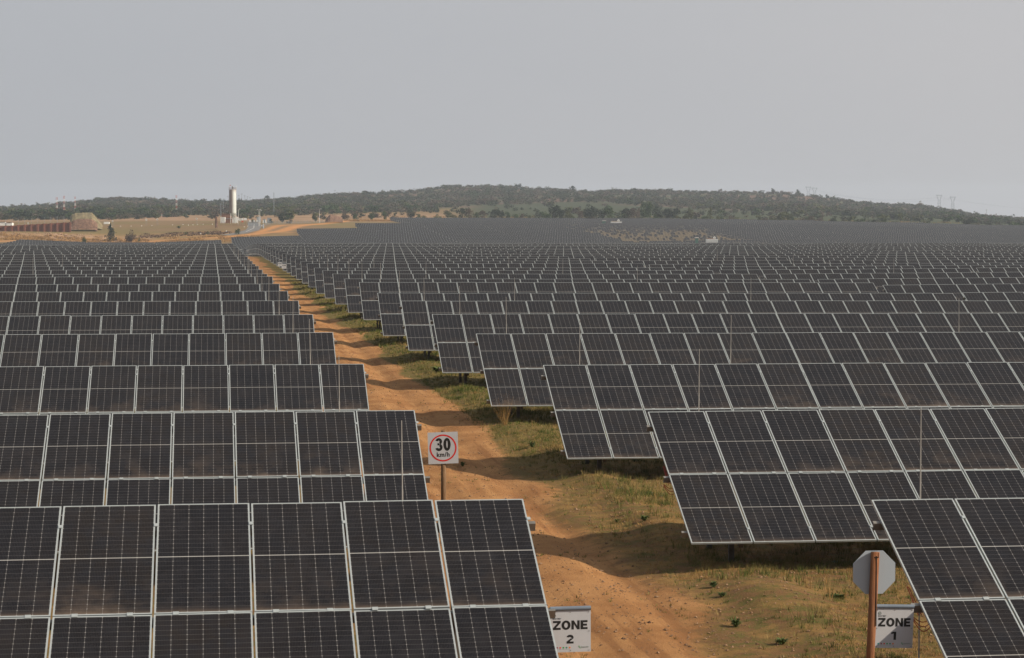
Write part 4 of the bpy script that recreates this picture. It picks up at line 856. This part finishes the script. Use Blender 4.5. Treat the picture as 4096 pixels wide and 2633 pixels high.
# tar road with its centre line
def ribbon(pts, half, lift, mat, name, step=4.):
    P = [Vector((x, y, 0)) for x, y in pts]; out = []
    for a, b_ in zip(P[:-1], P[1:]): n = max(1, int((b_ - a).length / step)); out += [a.lerp(b_, k / n) for k in range(n)]
    out.append(P[-1]); m = MB(); V = []
    for i, p in enumerate(out):
        t_ = (out[min(i + 1, len(out) - 1)] - out[max(i - 1, 0)]).normalized(); s_ = Vector((-t_.y, t_.x, 0)) * half; V.append([(q.x, q.y, gz(q.x, q.y) + lift) for q in (p - s_, p, p + s_)])
    for a, b_ in zip(V[:-1], V[1:]): m.quad([a[0], a[1], b_[1], b_[0]]); m.quad([a[1], a[2], b_[2], b_[1]])
    return tag(obj(name, m.mesh(name, [M[mat]])), kind='structure')
ribbon(tar_road, 3.4, .06, 'tar', 'tar_road'); ribbon([tuple(Vector(a).lerp(Vector(b_), .5)) for a, b_ in zip(tar_road[:3], tar_road[1:4])], .1, .075, 'pale', 'road_line')
# lamps, poles, masts
def lamp(px, y0, d, label, heads=1):
    X, Y = at(px, d); g0 = gz(X, Y); h = yz(y0, d) - g0; t = thing('street_lamp', label, 'street lamp', (X, Y, g0), -PSI); obj('pole', MB().tube((0, 0, -.2), (0, 0, h), .10, .06, 8).mesh('pole', [M['pale']]), t)
    for s in ((1,) if heads == 1 else (-1, 1)):
        m = MB(); m.tube((0, 0, h), (.5 * s, 0, h + .12), .04, n=5); m.box(min(.4 * s, 1.1 * s), -.18, h + .02, max(.4 * s, 1.1 * s), .18, h + .2); obj('lamp_head', m.mesh('lamp_head', [M['pale']]), t)
lamp(955, 837, 1175, 'street lamp just right of the silo'); lamp(1037, 839, 1152, 'twin-headed street lamp at the right gate post', 2); lamp(1279, 837, 1270, 'street lamp left of the brown heap'); lamp(1041, 843, 1190, 'thin street lamp behind the twin-headed one')
def mast(px, y0, d, label, wpx3=5, colored=True, name='lattice_mast', cat='mast', group=None):
    X, Y = at(px, d); g0 = gz(X, Y); h = yz(y0, d) - g0; w_ = wpx3 / F * d / 2; t = thing(name, label, cat, (X, Y, g0 - .5), -PSI, group); n = 14; q = MB()
    for k in range(n):
        z0, z1 = h * k / n, h * (k + 1) / n; mi = (k // 2) % 2 if colored else 0; c = [(-w_, -w_), (w_, -w_), (w_, w_), (-w_, w_)]
        for i in range(4): a, b_ = c[i], c[(i + 1) % 4]; q.tube((*a, z0), (*a, z1), .07, n=4, m=mi); q.tube((*a, z0), (*b_, z1), .045, n=4, m=mi)
    obj('lattice', q.mesh('lattice', [M['redw' if colored else 'grey'], M['pale']]), t)
    if colored: obj('platform', MB().box(-w_ * 1.7, -w_ * 1.7, h * .62, w_ * 1.7, w_ * 1.7, h * .62 + .5).mesh('platform', [M['grey']]), t)
mast(230, 787, 1750, 'leftmost of three red and white masts on the left'); mast(259, 782, 1700, 'tallest of three red and white masts on the left'); mast(303, 785, 1900, 'rightmost of three red and white masts on the left', 4); mast(708, 779, 1700, 'red and white mast on the left hill midway to the silo', 4)
mast(1097, 768, 1650, 'thin grey lattice mast right of the silo', 2.5, False); mast(885, 811, 1500, 'thin grey lattice mast left of the silo', 2, False); mast(895, 800, 1700, 'faint grey mast right behind the one left of the silo', 2, False); mast(649, 852, 1500, 'short white and red mast before the left woods', 2)
def pole(px, y0, d, label, group=None, arms=1):
    X, Y = at(px, d); g0 = gz(X, Y); h = yz(y0, d) - g0; t = thing('utility_pole', label, 'utility pole', (X, Y, g0 - .5), -PSI, group); obj('pole', MB().tube((0, 0, 0), (0, 0, h + .5), .16, .1, 6).mesh('pole', [M['post']]), t)
    m = MB(); [m.box(-1.3, -.07, h - .5 - k * 1.5, 1.3, .07, h - .3 - k * 1.5) for k in range(arms)]; obj('crossarm', m.mesh('crossarm', [M['post']]), t)
for i, (px, y) in enumerate(((914, 783), (957, 780), (969, 774), (981, 781), (992, 785), (1002, 788))): pole(px, y, 2620, f"{ordn(i + 1)} utility pole from the left on the ridge behind the silo", 'utility poles on the ridge behind the silo')
pole(1341, 760, 2640, 'utility pole on the ridge right of the silo'); pole(1657, 752, 2640, 'utility pole with several crossarms left of the hilltop', None, 3); pole(3943, 838, 2600, 'utility pole with crossarm on the far right skyline', None, 1); pole(2446, 747, 2640, 'small utility pole on the hilltop right of centre', None, 1)
# pylons behind the ridge
def pylon(px, ytop, wpx4, d, label):
    X, Y = at(px, d); u = d / F; ys = CZ + (HOR - ytop) * u; g0 = gz(X, Y); H = ys - g0; w_ = wpx4 * u / 2; t = thing('pylon', label, 'pylon', (X, Y, g0), -PSI, 'lattice pylons behind the ridge')
    zb_, zn = H - 49 * u * .5, H - 49 * u * .42; m = MB(); q = .26
    def brace(a, b_, a2, b2, n):
        a, b_, a2, b2 = map(Vector, (a, b_, a2, b2)); m.tube(a, b_, q, n=4); m.tube(a2, b2, q, n=4)
        for k in range(n): m.tube(a.lerp(b_, k / n), a2.lerp(b2, (k + 1) / n), q * .6, n=4); m.tube(a2.lerp(b2, k / n), a.lerp(b_, (k + 1) / n), q * .6, n=4)
    for y in (-1.6, 1.6): brace((-w_ * .55, y * 1.8, 0), (-w_ * .36, y, zb_), (w_ * .55, y * 1.8, 0), (w_ * .36, y, zb_), 7)
    brace((-w_ * .36, -1.6, zb_), (-w_ * .3, -1, zn), (w_ * .36, -1.6, zb_), (w_ * .3, -1, zn), 1); obj('body', m.mesh('body', [M['grey']]), t); m = MB()
    for s in (-1, 1): brace((s * w_ * .06, 0, zn - 1), (s * w_ * .58, 0, H - 1.5), (s * w_ * .34, 0, zn), (s * w_ * .74, 0, H - 1.5), 7); m.tube((s * w_ * .66, 0, H - 1.5), (s * w_ * .66, 0, H + 1.8), q, n=4)
    brace((-w_, 0, H - 1.5), (w_, 0, H - 1.5), (-w_ * .8, 0, H - .2), (w_ * .8, 0, H - .2), 9); obj('crossarm', m.mesh('crossarm', [M['grey']]), t)
    m = MB(); [m.tube((x, 0, H - 1.5), (x, 0, H - 5), .12, n=4) for x in (-w_ * .97, 0, w_ * .97)]; obj('insulators', m.mesh('insulators', [M['grey']]), t); return [(Vector((X, Y, g0)) + Matrix.Rotation(-PSI, 3, 'Z') @ Vector((x, 0, H - 5))) for x in (-w_ * .97, 0, w_ * .97)]
pa = pylon(3231, 748, 26, 5300, 'left pylon of the pair left of the other pair'); pb = pylon(3256, 752, 25, 5250, 'right pylon of the left pair'); pc = pylon(3754, 781, 27, 5100, 'left pylon of the pair on the right'); pd = pylon(3808, 788, 27, 5000, 'right pylon of the pair on the right, nearest the frame edge')
def wires(A, B, label, sag=14):
    m = MB()
    for a, b_ in zip(A, B):
        pts = [a.lerp(b_, k / 16) - Vector((0, 0, 4 * sag * (k / 16) * (1 - k / 16))) for k in range(17)]
        for p, q in zip(pts[:-1], pts[1:]): m.tube(p, q, .05, n=3, caps=False)
    tag(obj('power_lines', m.mesh('power_lines', [M['grey']])), label, 'power lines')
far_r = [Vector((*at(4500, 4700), yz(846 + 2 * i, 4700))) for i in range(3)]; far_l = [Vector((*at(2850, 5600), yz(800, 5600))) for i in range(3)]
wires(pa, pc, 'power lines between the left pylons of both pairs'); wires(pb, pd, 'power lines between the right pylons of both pairs'); wires(pc, far_r, 'power lines leaving the pylon pair towards the right', 10); wires(far_l, pa, 'power lines reaching the left pylon from behind the hill', 6)

# ------------------------------------------------------------------ brick wall and mounds on the left
g = G('red_brick', .9, .15); br = g.n('ShaderNodeTexBrick'); tc = g.objc(); mp_ = g.n('ShaderNodeMapping'); g.put(mp_.inputs[0], tc); mp_.inputs['Rotation'].default_value = (R(90), 0, 0); g.put(br.inputs['Vector'], mp_.outputs[0]); br.inputs['Scale'].default_value = 4
br.inputs['Color1'].default_value = (.22, .075, .045, 1); br.inputs['Color2'].default_value = (.17, .06, .04, 1); br.inputs['Mortar'].default_value = (.2, .13, .1, 1)
nb_ = g.noise(.4, 5, .6, tc); M['brick'] = g.col(g.mix(g.math('MULTIPLY', g.ramp(nb_, .4, .7), .5), br.outputs[0], (.12, .055, .04)))
DW = 1112; ax, ay = at(-160, DW); bx, by = at(283, DW); Lw = math.hypot(bx - ax, by - ay); yaw = math.atan2(by - ay, bx - ax); u = DW / F
t = thing('brick_wall', 'long red brick wall with pillars at the left edge', 'wall', (ax, ay, 0), yaw); mw = MB(); mp2 = MB(); mf = MB(); n = int(Lw / (25.3 * u))
for k in range(n + 1):
    x = Lw * k / n; px = -160 + 443 * k / n; yt = 905 - 16 * max(0, px) / 283; zb0 = gz(*at(px, DW)) - .5; zt0 = yz(yt, DW) 
    if k < n:
        x1 = Lw * (k + 1) / n; mw.box(x, 0, zb0, x1, .25, zt0)
        mf.tube((x, .5, zt0 - .5), (x, .5, zt0 + 3.3), .06, n=5)
        for h in (.4, 1.1, 1.8, 2.5, 3.2): mf.tube((x, .5, zt0 + h), (x1, .5, zt0 + h - .05), .02, n=3)
    mp2.box(x - .45, -.6, zb0, x + .38, -.003, zt0 + .05)
obj('wall_face', mw.mesh('wall_face', [M['brick']]), t); obj('pillars', mp2.mesh('pillars', [M['brick']]), t); obj('wire_fence', mf.mesh('wire_fence', [M['grey']]), t)
M['mesh_fence'] = simple('weathered_earth', (.18, .15, .09), .95, .1, 0, .3, .5); M['rubble'] = simple('brick_rubble', (.165, .100, .070), .95, .1, 0, .45, 1.4, .8)
def heap(name, label, outline, d, depth, mat, cat):   # outline: px, y of its top edge from left to right; a heaped body with rounded back and front
    m = MB(); rows = 7; V = []
    for px, y in outline:
        ring = []
        for j in range(rows):
            t_ = j / (rows - 1); dd = d + depth * (t_ - .5); X, Y = at(px, dd); g0 = gz(X, Y) - .4; top = yz(y, d); q = math.sin(math.pi * (.02 + .96 * t_)) ** .6; ring.append((X, Y, g0 + max(0, top - g0) * q + (vnoise(X, Y, 1.5, 77) - .5) * .35 * q))
        V.append(ring)
    for a, b_ in zip(V[:-1], V[1:]):
        for j in range(rows - 1): m.quad([a[j], b_[j], b_[j + 1], a[j + 1]])
    for e in (V[0], V[-1]): m.quad([e[0], *e[1:]])
    return tag(obj(name, m.mesh(name, [M[mat]])), label, cat)
def dens_line(o, n=5):
    out = []
    for (a, b_), (c, d_) in zip(o[:-1], o[1:]): out += [(a + (c - a) * k / n, b_ + (d_ - b_) * k / n + random.uniform(-.7, .7)) for k in range(n)]
    return out + [o[-1]]
heap('grass_mound', 'tan grassy mound with a flat top right of the brick wall end', dens_line([(283, 864), (290, 857), (305, 852), (340, 850.5), (371, 851), (385, 868), (404, 890), (412, 900)]), 1150, 22, 'mesh_fence', 'mound')
heap('brick_rubble_pile', 'red brick rubble piled against the grassy mound', dens_line([(284, 889), (300, 881), (320, 877), (345, 875), (368, 876), (382, 885), (392, 897)]), 1128, 14, 'rubble', 'rubble')
heap('brown_mound', 'brown heap with a steep right end beside the far dirt track', dens_line([(1302, 884), (1312, 868), (1322, 858), (1340, 862), (1358, 867), (1371, 870), (1372, 890)]), 1290, 16, 'rubble', 'mound')
heap('edge_on_fence', 'tall narrow brown mesh fence seen edge-on left of the silo', dens_line([(861, 888), (863, 868), (866, 864), (870, 866), (872, 890)], 3), 1120, 2.5, 'rubble', 'stack')  # heaped stand-in for the mesh fence seen edge-on
boxthing('block', 'cream concrete block right of the grassy mound', 'block', 417, 438, 888, 896, 1150, 'pale', 1.5)
for px, y0, y1, lb in ((389, 881, 888, 'small white notice on the mound right slope'), (452, 882, 887, 'small white notice left of the cream block trees'), (587, 876, 883, 'small pinkish notice before the left woods'), (631, 875, 881, 'small white notice before the left woods, right of the pinkish one'), (788, 872, 878, 'small grey notice left of the silo'), (115, 890, 895, 'small notice above the brick wall')): board(px, y0, y1, 6, 1180, 'tank', lb)
boxthing('shed', 'low white and rust roofed shed behind the brick wall, left', 'shed', -20, 22, 889, 900, 1140, 'pale', 5, 'rust'); boxthing('shed', 'small white shed with rust roof behind the brick wall', 'shed', 28, 50, 891, 900, 1140, 'pale', 4, 'rust')
# low stone markers and the dark ditch edge
m = MB(); 
P = [at(px, 1140 - (px - 290) * .02) for px in range(290, 880, 6)]
for a, b_ in zip(P[:-1], P[1:]):
    z0, z1 = gz(*a), gz(*b_); m.quad([(*a, z0), (*b_, z1), (*b_, z1 + .35), (*a, z0 + .3)])
for i, (px, y) in enumerate(((405, 909), (448, 908), (484, 907), (526, 906), (568, 905), (609, 904), (692, 901), (733, 900), (755, 902), (773, 901), (791, 900), (814, 899), (851, 899), (803, 937), (907, 927), (978, 909), (992, 906), (1067, 887), (1049, 905))):
    X, Y = gpt(px, y, 1000, 1250); s_ = .38 if y > 925 else .28; o = obj('white_stone', MB().lathe([(.01, -.1), (s_, 0), (s_ * .9, s_ * .9), (.01, s_ * 1.3)], 8).mesh('white_stone', [M['pale']]), None, (X, Y, gz(X, Y)), (0, 0, random.uniform(0, 3)), (1, .8, 1))
    tag(o, f"white painted stone, {ordn(i + 1)} of the line across the tan field" if i < 13 else ['', 'round white marker on the dark bank', 'round white marker below the green bush by the tar road', 'white marker at the left verge of the tar road', 'white marker left of the tar road bend', 'small white dish right of the guard hut', 'pale kerb stone right of the tar road'][i - 12], 'stone', 'white painted marker stones')
# rocks of the rubble bank
M['rock'] = mat_leaf('rubble_stone', ((.40, .30, .21), (.30, .19, .12), (.20, .12, .08)), .6)
px = rng.uniform(-200, 470, 900); dd = 1062 + rng.normal(0, 16, 900); l = (px - 2048) / F * dd; X = dd * SP + l * CP; Y = dd * CP - l * SP
quads(stones(900, X, Y, rng.uniform(.12, .6, 900) * (1 + (rng.uniform(size=900) < .04))), 'rubble', M['rock'], 'pale rubble and stones on the earth bank at the left', 'rubble')
# dry grass on the far verges
def farveg(n, p0, p1, d0, d1, h, mat, name, label, nz=.4, wd=.35, nb=5):
    px = rng.uniform(p0, p1, n); dd = rng.uniform(d0, d1, n); l = (px - 2048) / F * dd; X = dd * SP + l * CP; Y = dd * CP - l * SP; k = vnoise(X, Y, 9, 55) > nz; X, Y = X[k], Y[k]
    k = (polyd(X, Y, dirt_road) > 3.6) & (polyd(X, Y, tar_road) > 3.6) & (polyd(X, Y, dirt_road2) > 2.6); X, Y = X[k], Y[k]
    quads(blades(X, Y, ground(X, Y), np.full(len(X), h), np.full(len(X), wd), nb, np.full(len(X), 1.), .4), name, M[mat], label, 'grass')
M['gold'] = mat_leaf('golden_grass', ((.20, .12, .045), (.34, .20, .08)), .08); M['dbr'] = mat_leaf('dead_brush', ((.05, .03, .02), (.10, .06, .04)), .2)
farveg(5000, -200, 1040, 1022, 1062, .8, 'gold', 'golden_grass', 'strip of tall golden grass along the far dirt track', .3)
farveg(420, 560, 930, 1070, 1100, .6, 'dbr', 'dead_brush', 'dark dead brush along the top of the earth bank', .25)
farveg(900, 1380, 1570, 1325, 1345, .8, 'gold', 'orange_grass', 'orange dry grass between the far field corner and the trees', .3)
farveg(3000, 1400, 4200, 1335, 1500, .6, 'gold', 'edge_grass', 'dry grass between the trees behind the far field', .5)

# inverter stations -----------------------------------------------------------
def station(px0, px1, ytop, d, gpx0, gpx1, gtop, lb):
    t, wd, h = boxthing('inverter_cabinet', f"long white louvred inverter container {lb}", 'container', px0, px1, ytop, 962, d, 'pale', 2.4, None, 'white inverter containers in the far field', 16, 'grey')
    X, Y = at(px1 - (px1 - px0) * .35, d + 2); boxthing('transformer_hut', f"green transformer hut with pale roof {lb}", 'hut', gpx0, gpx1, gtop + 2.5, 962, d, 'dgreen', 2.2, 'pale', 'green transformer huts in the far field')
    zt = t.location.z + h; m = MB(); r = .55 * (px1 - px0) * d / F / 6; c = (.2 * wd, 1.0, h + r * 1.1)
    for k in range(16):
        a, b_ = R(-60 + 300 * k / 16), R(-60 + 300 * (k + 1) / 16); m.tube((c[0] + r * .75 * math.cos(a), 1.0, c[2] + r * .9 * math.sin(a)), (c[0] + r * .75 * math.cos(b_), 1.0, c[2] + r * .9 * math.sin(b_)), r * .3, n=8)
    m.box(-wd * .42, .5, h + .003, wd * .12, 1.6, h + .35, 1); obj('cable_coil', m.mesh('cable_coil', [M['pale'], M['rubble']]), t)
station(2824, 2872, 956.5, 925, 2781, 2793, 950, 'in the lower part of the bare racks'); station(2443, 2487, 887, 1190, 2409, 2422, 882, 'near the top of the far field')

# ------------------------------------------------------------------ haze
hb = MB().box(-6900, -460, -9, 6900, 7000, 125); hm = bpy.data.materials.new('haze'); hm.use_nodes = True; ht = hm.node_tree; ht.nodes.clear()
ho = ht.nodes.new('ShaderNodeOutputMaterial'); pv = ht.nodes.new('ShaderNodeVolumePrincipled'); pv.inputs['Color'].default_value = (.77, .86, .98, 1); pv.inputs['Density'].default_value = .00012; pv.inputs['Anisotropy'].default_value = .2
ht.links.new(pv.outputs[0], ho.inputs['Volume']); tag(obj('haze', hb.mesh('haze', [hm]), None, (0, 0, 0), (0, 0, -PSI)), kind='stuff')
